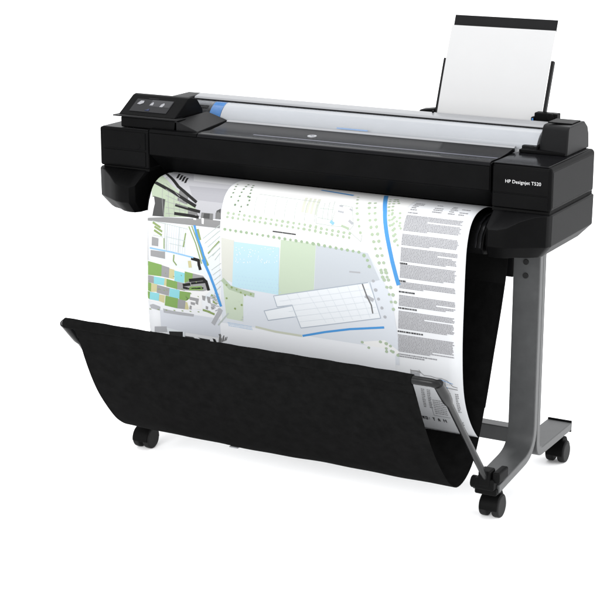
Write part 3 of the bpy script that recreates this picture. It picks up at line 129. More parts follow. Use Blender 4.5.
DOT=[('hedge', 0.0035, [(-0.2166, 0.4082), (-0.201, 0.4131), (-0.1856, 0.417), (-0.1727, 0.4231), (-0.1598, 0.4283), (-0.142, 0.4237), (-0.2165, 0.4448), (-0.191, 0.4699), (-0.1701, 0.457)]), ('dots_blue', 0.0016, [(-0.2143, 0.5123)]), ('dots_blue', 0.0016, [(-0.2129, 0.5164)]), ('dots_blue', 0.0016, [(-0.2116, 0.5205)]), ('dots_blue', 0.0016, [(-0.2109, 0.5124)]), ('dots_blue', 0.0016, [(-0.2095, 0.5164)]), ('dots_blue', 0.0016, [(-0.2082, 0.5205)]), ('dots_blue', 0.0016, [(-0.2074, 0.5124)]), ('dots_blue', 0.0016, [(-0.2061, 0.5165)]), ('dots_blue', 0.0016, [(-0.2047, 0.5206)]), ('dots_blue', 0.0016, [(-0.204, 0.5125)]), ('dots_blue', 0.0016, [(-0.2027, 0.5166)]), ('dots_blue', 0.0016, [(-0.2013, 0.5206)]), ('dots_blue', 0.0016, [(-0.2006, 0.5126)]), ('dots_blue', 0.0016, [(-0.1992, 0.5166)]), ('dots_blue', 0.0016, [(-0.1979, 0.5207)]), ('dots_blue', 0.0016, [(-0.1972, 0.5126)]), ('dots_blue', 0.0016, [(-0.1958, 0.5167)]), ('dots_blue', 0.0016, [(-0.1945, 0.5207)]), ('dots_blue', 0.0016, [(-0.1937, 0.5127)]), ('dots_blue', 0.0016, [(-0.1924, 0.5167)]), ('dots_blue', 0.0016, [(-0.1911, 0.5208)]), ('dots_blue', 0.0016, [(-0.1903, 0.5127)]), ('dots_blue', 0.0016, [(-0.189, 0.5168)]), ('dots_blue', 0.0016, [(-0.1876, 0.5209)]), ('dots_blue', 0.0016, [(-0.1869, 0.5128)]), ('dots_blue', 0.0016, [(-0.1856, 0.5169)]), ('dots_blue', 0.0016, [(-0.1842, 0.5209)]), ('dots_blue', 0.0016, [(-0.1835, 0.5129)]), ('dots_blue', 0.0016, [(-0.1821, 0.5169)]), ('dots_blue', 0.0016, [(-0.1808, 0.521)]), ('dots_blue', 0.0016, [(-0.1801, 0.5129)]), ('dots_blue', 0.0016, [(-0.1787, 0.517)]), ('dots_blue', 0.0016, [(-0.1774, 0.521)]), ('dots_blue', 0.0016, [(-0.1767, 0.513)]), ('dots_blue', 0.0016, [(-0.1753, 0.517)]), ('dots_blue', 0.0016, [(-0.174, 0.5211)]), ('dots_blue', 0.0016, [(-0.1733, 0.513)]), ('dots_blue', 0.0016, [(-0.1719, 0.5171)]), ('dots_blue', 0.0016, [(-0.1706, 0.5211)]), ('dots_blue', 0.0016, [(-0.1699, 0.5131)]), ('dots_blue', 0.0016, [(-0.1685, 0.5171)]), ('dots_blue', 0.0016, [(-0.1672, 0.5212)]), ('dots_blue', 0.0016, [(-0.1665, 0.5132)]), ('dots_blue', 0.0016, [(-0.1651, 0.5172)]), ('dots_blue', 0.0016, [(-0.1638, 0.5213)]), ('dots_blue', 0.0016, [(-0.1631, 0.5132)]), ('dots_blue', 0.0016, [(-0.1617, 0.5173)]), ('dots_blue', 0.0016, [(-0.1604, 0.5213)]), ('dots_blue', 0.0016, [(-0.1597, 0.5133)]), ('dots_blue', 0.0016, [(-0.1583, 0.5173)]), ('dots_blue', 0.0016, [(-0.157, 0.5214)]), ('dots_blue', 0.0016, [(-0.1563, 0.5133)]), ('dots_blue', 0.0016, [(-0.1549, 0.5174)]), ('dots_blue', 0.0016, [(-0.1536, 0.5214)]), ('dots_blue', 0.0016, [(-0.1529, 0.5134)]), ('dots_blue', 0.0016, [(-0.1515, 0.5174)]), ('dots_blue', 0.0016, [(-0.1502, 0.5215)]), ('dots_blue', 0.0016, [(-0.1495, 0.5135)]), ('dots_blue', 0.0016, [(-0.1481, 0.5175)]), ('dots_blue', 0.0016, [(-0.1468, 0.5215)]), ('dots_blue', 0.0016, [(-0.1461, 0.5135)]), ('dots_blue', 0.0016, [(-0.1448, 0.5175)]), ('dots_blue', 0.0016, [(-0.1434, 0.5216)]), ('dots_blue', 0.0016, [(-0.1427, 0.5136)]), ('dots_blue', 0.0016, [(-0.1414, 0.5176)]), ('dots_blue', 0.0016, [(-0.14, 0.5217)]), ('dots_blue', 0.0014, [(-0.1884, 0.3802)]), ('dots_blue', 0.0014, [(-0.1837, 0.3905)]), ('dots_blue', 0.0014, [(-0.179, 0.4008)]), ('dots_blue', 0.0014, [(-0.1743, 0.411)]), ('dots_blue', 0.0014, [(-0.1782, 0.3799)]), ('dots_blue', 0.0014, [(-0.1735, 0.3902)]), ('dots_blue', 0.0014, [(-0.1687, 0.4005)]), ('dots_blue', 0.0014, [(-0.164, 0.4107)]), ('dots_blue', 0.0014, [(-0.1679, 0.3797)]), ('dots_blue', 0.0014, [(-0.1632, 0.3899)]), ('dots_blue', 0.0014, [(-0.1585, 0.4002)]), ('dots_blue', 0.0014, [(-0.1538, 0.4104)]), ('dots_blue', 0.0014, [(-0.1577, 0.3794)]), ('dots_blue', 0.0014, [(-0.153, 0.3896)]), ('dots_blue', 0.0014, [(-0.1483, 0.3999)]), ('dots_blue', 0.0014, [(-0.1436, 0.4101)]), ('dots_blue', 0.0014, [(-0.1475, 0.3791)]), ('dots_blue', 0.0014, [(-0.1428, 0.3894)]), ('dots_blue', 0.0014, [(-0.1381, 0.3996)]), ('dots_blue', 0.0014, [(-0.1334, 0.4098)]), ('dots_blue', 0.0014, [(-0.1373, 0.3789)]), ('dots_blue', 0.0014, [(-0.1326, 0.3891)]), ('dots_blue', 0.0014, [(-0.1279, 0.3993)]), ('dots_blue', 0.0014, [(-0.1232, 0.4095)]), ('dots_blue', 0.0014, [(-0.1272, 0.3786)]), ('dots_blue', 0.0014, [(-0.1225, 0.3888)]), ('dots_blue', 0.0014, [(-0.1178, 0.399)]), ('dots_blue', 0.0014, [(-0.1131, 0.4092)]), ('dots_blue', 0.0014, [(-0.117, 0.3783)]), ('dots_blue', 0.0014, [(-0.1123, 0.3885)]), ('dots_blue', 0.0014, [(-0.1076, 0.3987)]), ('dots_blue', 0.0014, [(-0.103, 0.4089)]), ('dots_blue', 0.0014, [(-0.1069, 0.378)]), ('dots_blue', 0.0014, [(-0.1022, 0.3882)]), ('dots_blue', 0.0014, [(-0.0975, 0.3984)]), ('dots_blue', 0.0014, [(-0.0929, 0.4086)]), ('dots_blue', 0.0014, [(-0.0968, 0.3778)]), ('dots_blue', 0.0014, [(-0.0921, 0.388)]), ('dots_blue', 0.0014, [(-0.0874, 0.3981)]), ('dots_blue', 0.0014, [(-0.0828, 0.4083)]), ('dots_blue', 0.0014, [(-0.0867, 0.3775)]), ('dots_blue', 0.0014, [(-0.0821, 0.3877)]), ('dots_blue', 0.0014, [(-0.0774, 0.3978)]), ('dots_blue', 0.0014, [(-0.0727, 0.408)]), ('dots_blue', 0.0014, [(-0.0767, 0.3772)]), ('dots_blue', 0.0014, [(-0.072, 0.3874)]), ('dots_blue', 0.0014, [(-0.0673, 0.3975)]), ('dots_blue', 0.0014, [(-0.0627, 0.4077)]), ('dots_blue', 0.0014, [(-0.0667, 0.377)]), ('dots_blue', 0.0014, [(-0.062, 0.3871)]), ('dots_blue', 0.0014, [(-0.0573, 0.3973)]), ('dots_blue', 0.0014, [(-0.0526, 0.4074)]), ('map_white', 0.0014, [(-0.1098, 0.3249)]), ('map_white', 0.0014, [(-0.088, 0.3313)]), ('map_white', 0.0014, [(-0.0949, 0.3312)]), ('map_white', 0.0014, [(-0.1853, 0.3215)]), ('map_white', 0.0014, [(-0.0697, 0.3161)]), ('map_white', 0.0014, [(-0.0755, 0.293)]), ('map_white', 0.0014, [(-0.1295, 0.3052)]), ('map_white', 0.0014, [(-0.1198, 0.3186)]), ('map_white', 0.0014, [(-0.1874, 0.3105)]), ('map_white', 0.0014, [(-0.1531, 0.3379)]), ('map_white', 0.0014, [(-0.0923, 0.297)]), ('map_white', 0.0014, [(-0.0884, 0.2956)]), ('map_white', 0.0014, [(-0.1109, 0.2977)]), ('map_white', 0.0014, [(-0.1886, 0.3401)]), ('map_white', 0.0014, [(-0.1624, 0.3076)]), ('map_white', 0.0014, [(-0.0646, 0.3254)]), ('map_white', 0.0014, [(-0.1519, 0.3398)]), ('map_white', 0.0014, [(-0.1203, 0.3233)]), ('map_white', 0.0014, [(-0.1626, 0.3402)]), ('map_white', 0.0014, [(-0.1011, 0.3339)]), ('map_white', 0.0014, [(-0.0761, 0.3013)]), ('map_white', 0.0014, [(-0.1432, 0.3031)]), ('map_white', 0.0014, [(-0.1706, 0.3018)]), ('map_white', 0.0014, [(-0.1505, 0.3235)]), ('map_white', 0.0014, [(-0.1885, 0.3314)]), ('map_white', 0.0014, [(-0.146, 0.3099)]), ('map_white', 0.0014, [(-0.0854, 0.3104)]), ('map_white', 0.0014, [(-0.1487, 0.3179)]), ('map_white', 0.0014, [(-0.1, 0.2933)]), ('map_white', 0.0014, [(-0.0663, 0.288)]), ('map_white', 0.0014, [(-0.0937, 0.3276)]), ('map_white', 0.0014, [(-0.1865, 0.3361)]), ('map_white', 0.0014, [(-0.1423, 0.3215)]), ('map_white', 0.0014, [(-0.188, 0.303)]), ('map_white', 0.0014, [(-0.1657, 0.3412)]), ('map_white', 0.0014, [(-0.1638, 0.332)]), ('map_white', 0.0014, [(-0.0712, 0.3293)]), ('map_white', 0.0014, [(-0.1452, 0.3118)]), ('map_white', 0.0014, [(-0.1221, 0.3279)]), ('map_white', 0.0014, [(-0.175, 0.333)]), ('map_white', 0.0014, [(-0.0878, 0.3276)]), ('map_white', 0.0014, [(-0.1841, 0.3429)]), ('map_white', 0.0014, [(-0.1774, 0.3149)]), ('map_white', 0.0014, [(-0.1112, 0.333)]), ('map_white', 0.0014, [(-0.1454, 0.3373)]), ('map_white', 0.0014, [(-0.1198, 0.307)]), ('map_white', 0.0014, [(-0.1488, 0.3043)]), ('map_white', 0.0014, [(-0.1792, 0.3065)]), ('map_white', 0.0014, [(-0.1013, 0.3353)]), ('map_white', 0.0014, [(-0.1686, 0.3008)]), ('map_white', 0.0014, [(-0.0643, 0.3103)]), ('map_white', 0.0014, [(-0.1375, 0.3057)]), ('map_white', 0.0014, [(-0.1134, 0.3291)]), ('map_white', 0.0014, [(-0.1311, 0.3132)]), ('map_white', 0.0014, [(-0.1817, 0.3413)]), ('map_white', 0.0014, [(-0.1848, 0.3227)]), ('map_white', 0.0014, [(-0.0832, 0.2947)]), ('map_white', 0.0014, [(-0.096, 0.3326)]), ('map_white', 0.0014, [(-0.1088, 0.3269)]), ('map_white', 0.0014, [(-0.1754, 0.3189)]), ('hedge_pale', 0.005, [(0.1889, 0.5081), (0.2078, 0.5203), (0.2414, 0.4995), (0.258, 0.5016), (0.2697, 0.5066), (0.2578, 0.5151), (0.2718, 0.5198), (0.2586, 0.5232), (0.2905, 0.5284), (0.2765, 0.5214)]), ('hedge_pale', 0.0045, [(-0.2174, 0.2144), (-0.2009, 0.2149), (-0.1844, 0.2153), (-0.1679, 0.2158), (-0.1514, 0.2163), (-0.1349, 0.2167), (-0.1184, 0.2172), (-0.1019, 0.2177), (-0.0855, 0.2181), (-0.069, 0.2186), (-0.0525, 0.2191), (-0.036, 0.2195), (-0.0195, 0.22), (-0.003, 0.2205), (0.0135, 0.2209), (0.03, 0.2214), (0.0465, 0.2219)]), ('hedge_pale', 0.0045, [(-0.2184, 0.2251), (-0.2019, 0.2256), (-0.1854, 0.2261), (-0.1689, 0.2266), (-0.1524, 0.2271), (-0.1359, 0.2276), (-0.1194, 0.2281), (-0.103, 0.2286), (-0.0865, 0.2291), (-0.07, 0.2296), (-0.0535, 0.2301), (-0.037, 0.2306), (-0.0205, 0.2312), (-0.004, 0.2317), (0.0125, 0.2322), (0.029, 0.2327), (0.0455, 0.2332)]), ('hedge_pale', 0.0045, [(0.0292, 0.224), (0.0457, 0.2248), (0.0622, 0.2255), (0.0786, 0.2263), (0.0951, 0.2271), (0.1116, 0.2278), (0.1281, 0.2286), (0.1446, 0.2293)]), ('hedge_pale', 0.0045, [(0.045, 0.2344), (0.0615, 0.2353), (0.078, 0.2362), (0.0944, 0.2371), (0.1109, 0.238), (0.1274, 0.2389), (0.1439, 0.2398)]), ('hedge_mid', 0.0047, [(-0.2237, 0.258), (-0.2072, 0.2585), (-0.1907, 0.2591), (-0.1742, 0.2596), (-0.1577, 0.2601), (-0.1412, 0.2606), (-0.1248, 0.2612), (-0.1083, 0.2617), (-0.0918, 0.2622), (-0.0753, 0.2627), (-0.0588, 0.2633), (-0.0423, 0.2638), (-0.0258, 0.2643), (-0.0093, 0.2648), (0.0072, 0.2654), (0.0237, 0.2659), (0.0402, 0.2664), (0.0567, 0.2669)]), ('hedge_mid', 0.005, [(0.042, 0.2672), (0.0585, 0.268), (0.075, 0.2688), (0.0914, 0.2696), (0.1079, 0.2704), (0.1244, 0.2712), (0.1409, 0.272), (0.1574, 0.2728), (0.1738, 0.2736), (0.1889, 0.2802), (0.1991, 0.2915), (0.2049, 0.3069)]), ('ink_pale', 0.005, [(0.2171, 0.3427), (0.2249, 0.3654), (0.2336, 0.3877), (0.244, 0.4094), (0.2533, 0.4315)]), ('hedge_dark', 0.0034, [(-0.2273, 0.1174), (-0.2243, 0.1306), (-0.2212, 0.1437), (-0.2187, 0.1569), (-0.2192, 0.1704)]), ('hedge_dark', 0.0034, [(-0.1974, 0.1113), (-0.1966, 0.1248), (-0.1958, 0.1383), (-0.1954, 0.1517), (-0.195, 0.1652), (-0.1947, 0.1787), (-0.2009, 0.1907)]), ('hedge_dark', 0.0034, [(-0.1809, 0.1132), (-0.1768, 0.126), (-0.1727, 0.1389), (-0.1686, 0.1518), (-0.1646, 0.1647)]), ('hedge_dark', 0.0034, [(-0.17, 0.1633), (-0.1622, 0.1743), (-0.1635, 0.1872)]), ('hedge_dark', 0.0034, [(-0.1815, 0.1936), (-0.1828, 0.207)]), ('hedge_pale', 0.0045, [(0.1304, 0.1132), (0.1368, 0.129), (0.1432, 0.1447), (0.1495, 0.1605), (0.1559, 0.1762), (0.1623, 0.192), (0.1684, 0.2079), (0.1744, 0.2238)]), ('hedge_pale', 0.005, [(0.1759, 0.1378), (0.1824, 0.1551), (0.1889, 0.1725), (0.1954, 0.1898), (0.2018, 0.2071), (0.2079, 0.2246), (0.2141, 0.242), (0.2201, 0.2595), (0.2261, 0.277), (0.232, 0.2945), (0.238, 0.3121), (0.2439, 0.3296)]), ('hedge_pale', 0.005, [(0.1908, 0.1351), (0.1975, 0.1524), (0.2041, 0.1696), (0.2108, 0.1869), (0.2175, 0.2041), (0.223, 0.2218), (0.2286, 0.2394), (0.2341, 0.2571), (0.2396, 0.2747), (0.2449, 0.2925), (0.2503, 0.3102), (0.2557, 0.3279)]), ('hedge_pale', 0.005, [(0.2399, 0.3183), (0.2479, 0.3361), (0.2558, 0.3539), (0.2631, 0.372), (0.2697, 0.3903), (0.2763, 0.4087)]), ('hedge_pale', 0.005, [(0.2529, 0.3167), (0.2598, 0.3349), (0.2667, 0.3532), (0.2738, 0.3713), (0.281, 0.3895)]), ('hedge_pale', 0.0042, [(0.2188, 0.1051), (0.2238, 0.1182), (0.2287, 0.1313), (0.2337, 0.1444), (0.2387, 0.1575), (0.2436, 0.1706), (0.2486, 0.1836), (0.2535, 0.1967)]), ('hedge_pale', 0.0042, [(0.2308, 0.1008), (0.2349, 0.1142), (0.239, 0.1276), (0.2431, 0.141), (0.2472, 0.1543), (0.2513, 0.1677), (0.2555, 0.1811), (0.2596, 0.1945), (0.2637, 0.2079), (0.2678, 0.2213), (0.2719, 0.2346)]), ('hedge_pale', 0.0042, [(0.2711, 0.1609), (0.2753, 0.1742), (0.2796, 0.1876), (0.2838, 0.2009)]), ('hedge_pale', 0.0042, [(0.2579, 0.1773), (0.2625, 0.1905), (0.2671, 0.2037), (0.2718, 0.2169), (0.2764, 0.2302), (0.281, 0.2434)]), ('hedge_pale', 0.0042, [(0.2511, 0.1635), (0.2604, 0.1739), (0.2697, 0.1844), (0.2791, 0.1948)]), ('hedge_pale', 0.0042, [(0.236, 0.0989), (0.2434, 0.1108), (0.2509, 0.1226)])]
# ------------------------------------------------------------------ materials
M={}
M['front']=pmat('black_shell',(.0018,.0018,.0019),.42,.028,bump=.12,bscale=700,mottle=.25,mscale=9)
M['lid']=pmat('gloss_black_lid',(.0035,.0035,.004),.13,.055,rvar=.015)
M['side']=pmat('lit_side_black_shell',(.0034,.0034,.0036),.5,.055,bump=.25,bscale=900,mottle=.15)  # lighter copy of the shell plastic, light on the side put into its colour
M['dark']=pmat('recess_black',(.003,.003,.003),.6,.03)
M['grey']=pmat('satin_grey_metal',(.035,.0362,.0368),.42,.28,bump=.08,bscale=900,mottle=.10,mscale=30)
M['rubber']=pmat('caster_rubber',(.008,.008,.008),.6,.10,bump=.3,bscale=500)
M['clamp']=pmat('black_nylon',(.003,.003,.003),.5,.03,bump=.15)
M['frame']=pmat('cover_rail_grey',(.15,.153,.16),.35,.5,rvar=.06)
M['hinge']=pmat('charcoal_cap',(.0042,.0042,.0045),.42,.065,bump=.2,bscale=900,mottle=.12)
M['fabric']=pmat('black_woven_fabric',(.0036,.0036,.0036),.9,.015,bump=.7,bscale=1400,mottle=.24,mscale=36)
M['hem']=pmat('black_hem_tape',(.004,.004,.004),.85,.03,bump=.5,bscale=1100,mottle=.3)
M['arm']=pmat('dark_steel_tube',(.0045,.0047,.0049),.28,.14,rvar=.06)
M['white_text']=pmat('white_lettering',(.36,.36,.36),.5,.2)
M['silver']=pmat('silver_emblem',(.22,.225,.235),.3,.5)
M['screen']=pmat('screen_glass',(.006,.006,.007),.25,.12)
M['screen_lit']=pmat('screen_grey_area',(.022,.022,.024),.3,.12)
def emis(name,col,st):
    m=pmat(name,col,.4,.2);b=m.node_tree.nodes['Principled BSDF'];b.inputs['Emission Color'].default_value=col;b.inputs['Emission Strength'].default_value=st;return m
M['icon']=emis('screen_icon_white',(.15,.15,.16,1),.18)
M['icon_blue']=emis('screen_icon_blue',(.008,.013,.04,1),.15)
M['blue']=pmat('hub_blue',srgb(46,98,150),.45,.3,mottle=.15,mscale=60)
M['label']=pmat('pale_blue_label',(.10,.155,.25),.5,.2)
M['roll']=pmat('roll_white',(.325,.329,.336),.6,.2,mottle=.02)
M['paper']=pmat('blank_paper',(.285,.285,.286),.7,.2,mottle=.012)
M['line']=pmat('lid_line_grey',(.05,.052,.07),.4,.3)
M['bolt']=pmat('bolt_black',(.004,.004,.004),.5,.2)
g=bpy.data.materials.new('clear_cover');g.use_nodes=True;nt=g.node_tree;nt.nodes.clear()
out=nt.nodes.new('ShaderNodeOutputMaterial');mx=nt.nodes.new('ShaderNodeMixShader');tr=nt.nodes.new('ShaderNodeBsdfTransparent');gl=nt.nodes.new('ShaderNodeBsdfGlossy');fr=nt.nodes.new('ShaderNodeFresnel')
fr.inputs['IOR'].default_value=1.12;tr.inputs['Color'].default_value=(.90,.905,.912,1);gl.inputs['Roughness'].default_value=.08;gl.inputs['Color'].default_value=(.9,.92,.95,1)
nt.links.new(fr.outputs[0],mx.inputs[0]);nt.links.new(tr.outputs[0],mx.inputs[1]);nt.links.new(gl.outputs[0],mx.inputs[2]);nt.links.new(mx.outputs[0],out.inputs['Surface'])
M['clear']=g
fl=pmat('white_sweep',(.97,.97,.97),.9,.1)

# ------------------------------------------------------------------ floor
b=MB();b.face([(-40,-30,0),(40,-30,0),(40,60,0),(-40,60,0)])
fo=b.build('floor',fl,smooth=False);fo['kind']='structure';fo['label']='plain white studio floor under the printer'

# ------------------------------------------------------------------ printer
PR=thing('wide_format_printer','black wide format printer with clear roll cover, standing on the grey stand','printer',(0,.15,.70))
# centre body: front beam, chin over the paper slot, well for the roll
prof=[(.0,.914),(.002,.846),(.010,.842),(.066,.795),(.14,.795),(.30,.78),(.31,.80),(.31,.945),(.297,.945),(.295,.86),(.26,.835),(.20,.835),(.165,.88),(.155,.9165),(.012,.9165)]
b=MB();b.prism(prof,-.5005,.5005);b.build('body',M['front'],PR,bevel=.003)
# front panel skin slightly proud (upper front) and glossy top lid
b=MB();b.prism([(-.003,.908),(-.003,.848),(.006,.848),(.006,.908)],-.498,.4985);b.build('front_panel',M['front'],PR,bevel=.002)
lidp=[(-.003,.9095),(.0,.917),(.010,.9205),(.060,.9195),(.110,.923),(.150,.929),(.160,.927),(.160,.918),(.012,.9172),(.004,.9095)]
b=MB();b.prism(lidp,-.345,.4985);LID=b.build('front_lid',M['lid'],PR,bevel=.0012)
b=MB();b.prism([(-.003,.9095),(.0,.917),(.010,.9195),(.05,.9185),(.05,.9172),(.012,.9172),(.004,.9095)],-.498,-.347);b.build('lid_strip',M['front'],PR,bevel=.001)
b=MB();b.prism([(.046,.9200),(.050,.9211),(.054,.9200)],-.20,.4975);b.build('trim_and_glint',M['line'],LID)  # blue-grey strip painted in for a reflection line on the lid
b=MB();b.prism([(.150,.9292),(.155,.9325),(.163,.9325),(.163,.9270)],-.345,.50);b.build('trim_and_glint',M['frame'],LID)
b=MB();b.prism([(.1,.0),(.11,.0),(.11,.01),(.1,.01)],0,.001)
b.bm.clear();b.cyl((-.047,.093,.9222),(0,-.03,1),.0125,.003,36);EM=b.build('emblem',M['silver'],LID,bevel=.0006)
R_=Matrix.Translation((-.0525,.0885,.9238))@Matrix.Rotation(math.radians(2),4,'X')
textmesh('letters','hp',.0135,M['line'],EM,R_,.0002)
# output platen under the sheet
pl=[(.16,.792),(.11,.768),(.07,.772),(.035,.770),(.005,.760),(-.018,.735),(-.026,.705),(-.020,.690),(.02,.682),(.28,.69),(.29,.775)]
b=MB();b.prism(pl,-.497,.497);PLT=b.build('output_platen',M['front'],PR,bevel=.004)
for k in range(2):
    x=.474+k*.012
    b=MB();b.ribbon([(.07,.7735),(.035,.7715),(.005,.7615),(-.019,.736),(-.027,.706)],x,x+.006,.003);b.build('rib',M['lid'],PLT,bevel=.0008)
# end housings
def lower(sx):
    KX=1 if sx>0 else 1.013
    pts=[(.6585,.305),(.6585,.012),(.650,-.004),(.625,-.020),(.595,-.040),(.568,-.057),(.545,-.063),(.522,-.061),(.510,-.046),(.502,.02),(.502,.305)]
    zt=[.801,.801,.801,.797,.787,.772,.766,.764,.768,.798,.801]
    A=[];B_=[];C_=[];D_=[]
    for (x,y),z in zip(pts,zt):
        A.append((sx*KX*min(x,.656),max(y,.006),.8015));B_.append((sx*KX*(x+.002),y,min(z,.7985)));C_.append((sx*KX*(x+.001),y,.722))
        xi=x-.026*(x-.5)/.158;D_.append((sx*KX*xi,(y+.012 if x>.6 else y+.022) if y<.1 else y-.03,.691))
    m=MB();m.loft([D_,C_,B_,A]);return m
def end(sx,top):
    m=MB();xa,xb=sorted((sx*.5025,sx*.6585 if sx>0 else -.663))
    m.box(xa,xb,0,.31,.8055,top);E=m.build('end_housing',[M['front']],PR,bevel=.011 if sx>0 else .006,seg=5)
    return E
ER=end(1,.9175);EL=end(-1,.9125)
for E,sx in ((ER,1),(EL,-1)):
    # outer skin in a lighter textured copy of the shell, side light painted in
    m=MB();xa,xb=sorted((sx*.6570,sx*.6592)) if sx>0 else (-.6637,-.6612);m.box(xa,xb,.0125,.2975,.8175,.900 if sx<0 else .9055);m.build('lit_side_skin',M['side'],E,bevel=.001)
    m=MB();xa,xb=sorted((sx*.505,sx*.655));m.box(xa,xb,.006,.305,.799,.8085);m.build('seam_gap',M['dark'],E)
    L=lower(sx)
    L.bm.normal_update()
    bmesh.ops.recalc_face_normals(L.bm,faces=L.bm.faces)
    for f in L.bm.faces:
        if sx>0 and (f.normal.x>.75): f.material_index=1  # right-facing faces take the lit copy of the shell
        elif f.normal.z>.35: f.material_index=2  # up-facing faces take a lighter black, sheen from above put into colour
    L=L.build('lower_cover',[M['front'],M['side'],M['hinge'] if sx>0 else M['front']],PR,bevel=.004)
m=MB();m.box(.506,.649,.004,.292,.9168,.9192);m.build('top_plate',M['lid'],ER,bevel=.001)
m=MB();m.box(-.655,-.5055,.004,.30,.9118,.9142);m.build('top_plate',M['hinge'],EL,bevel=.001)
m=MB();m.box(-.650,-.512,-.0022,.003,.812,.853);HT=m.build('ink_door',M['front'],EL,bevel=.0015)
m=MB();m.box(-.650,-.512,-.0022,.003,.858,.905);HT=m.build('ink_door',M['front'],EL,bevel=.0015)
m=MB();m.cyl((-.535,-.0016,.868),'y',.007,.003,24);m.build('finger_dimple',M['front'],HT,bevel=.0006)
m=MB();m.box(.508,.651,-.0018,.003,.811,.8445);m.build('door_panel',M['front'],ER,bevel=.0012)
m=MB();m.box(.508,.651,-.0018,.003,.8475,.9095);NP=m.build('name_panel',M['front'],ER,bevel=.0012)
textmesh('lettering','HP Designjet T520',.0118,M['white_text'],NP,Matrix.Translation((.540,-.0024,.8725))@Matrix.Rotation(PI/2,4,'X'),.0003)
# control panel on the left top
m=MB();m.box(-.600,-.415,.012,.165,.9148,.944);CB=m.build('panel_base',M['front'],PR,bevel=.004)
m=MB();m.box(-.622,-.412,.006,.05,.9442,.9478);m.build('ledge',M['hinge'],CB,bevel=.0012)
pp=[(.020,.9482),(.092,.992),(.105,.995),(.135,.988),(.165,.955),(.165,.9445),(.052,.9445),(.052,.9482)]
m=MB();m.prism(pp,-.612,-.430);CP=m.build('control_panel',M['front'],PR,bevel=.005,seg=4)
# screen plane: from (y .020,z .9482) to (.092,.992)
U=Vector((0,.072,.0438)).normalized();O=Vector((0,.020,.9482));Nn=Vector((0,-U.z,U.y))
def scr(x,t,h=.0): p=O+U*t+Nn*h;return (x,p.y,p.z)
def plate(x0,x1,t0,t1,h,th,name,mat,par,pts=None):
    m=MB();P=pts or [(x0,t0),(x1,t0),(x1,t1),(x0,t1)]
    m.loft([[scr(x,t,h-th) for x,t in P],[scr(x,t,h) for x,t in P]]);return m.build(name,mat,par,bevel=.0003,seg=2)
S=plate(-.586,-.466,.016,.068,.0012,.004,'screen',M['screen'],CP)
plate(-.535,-.468,.040,.067,.0017,.001,'screen_area',M['screen_lit'],S)
def blob(cx,ct,rx,rt): return [(cx+rx*math.cos(a*PI/8),ct+rt*math.sin(a*PI/8)) for a in range(16)]
plate(0,0,0,0,.0024,.001,'icon',M['icon'],S,[(-.576,.046),(-.566,.044),(-.557,.051),(-.559,.060),(-.570,.060)])
plate(0,0,0,0,.0024,.001,'icon',M['icon'],S,[(-.534,.044),(-.524,.044),(-.524,.052),(-.528,.058),(-.532,.052)])
plate(0,0,0,0,.0024,.001,'icon',M['icon'],S,[(-.500,.040),(-.491,.040),(-.488,.050),(-.492,.057),(-.499,.050)])
plate(0,0,0,0,.0024,.001,'icon',M['icon_blue'],S,[(-.538,.021),(-.524,.021),(-.526,.030)])
plate(-.552,-.520,.0725,.0735,.0008,.001,'panel_mark',M['screen_lit'],CP)
# cheek ramp between panel and lid
m=MB()
a=[(-.428,.012,.9172),(-.424,.012,.946),(-.352,.012,.9205),(-.352,.012,.9172)]
bb=[(-.428,.165,.9172),(-.416,.165,.950),(-.352,.165,.931),(-.352,.165,.9172)]
m.loft([a,bb]);m.build('side_cheek',M['hinge'],PR,bevel=.0015)
# hinge caps of the roll cover
def cap(x0,x1,name,dy=0,k=1.0):
    c0=[(.172,.916),(.195,.981),(.203,.987),(.285,.990),(.303,.975),(.312,.955),(.316,.916)]
    c1=[(.150,.918),(.156,.986),(.163,.992),(.272,.992),(.296,.976),(.306,.955),(.311,.918)]
    if x0<0: c0,c1=c1,c0
    m=MB();m.loft([[(x0,y+dy,.916+(z-.916)*k) for y,z in c0],[(x1,y+dy,.916+(z-.916)*k) for y,z in c1]]);return m.build(name,M['hinge'],PR,bevel=.004,seg=3)
CR=cap(.556,.640,'cover_hinge')
m=MB();m.box(.512,.6385,.152,.21,.9195,.9275);m.build('hinge_foot',M['front'],CR,bevel=.0015)
m=MB();m.box(.512,.556,.17,.29,.9195,.935);m.build('hinge_base',M['front'],CR,bevel=.002)
m=MB();m.box(.568,.632,.20,.262,.9915,.9945);m.build('latch',M['front'],CR,bevel=.001)
CL=cap(-.545,-.500,'cover_hinge',0,.86)
m=MB();m.prism([(.19,.917),(.19,.955),(.225,.966),(.283,.96),(.287,.917)],-.4995,-.430);m.build('roll_bracket',M['hinge'],CL,bevel=.003)
# clear cover
cp=[(.161,.926),(.170,.9385),(.185,.9505),(.205,.9615),(.2275,.9712)]
cp,_=resample(catmull(cp,8),.004)
m=MB();m.ribbon(cp,-.4995,.5535,.0015);CV=m.build('roll_cover',M['clear'],PR)
m=MB();m.prism([(.2294,.9695),(.2345,.9775),(.262,.9825),(.288,.979),(.296,.966),(.290,.960),(.240,.9655)],-.5,.5535);m.build('cover_rail',M['frame'],CV,bevel=.002)
m=MB();m.prism([(.2272,.9722),(.2284,.9732),(.2290,.9690),(.2280,.9690)],-.5,.5535);m.build('rail_gap',M['hinge'],CV)  # dark strip drawn in for the shaded gap between rail and cover
m=MB();m.ribbon([(y-.0016,z+.0010) for y,z in resample([(.1660,.9335),(.1682,.9366)],.002)[0]],-.012,.080,-.0004);m.build('label_strip',M['label'],CV)
m=MB();m.box(.222,.226,.258,.264,.9815,.988);m.build('clip',M['front'],CV,bevel=.001)
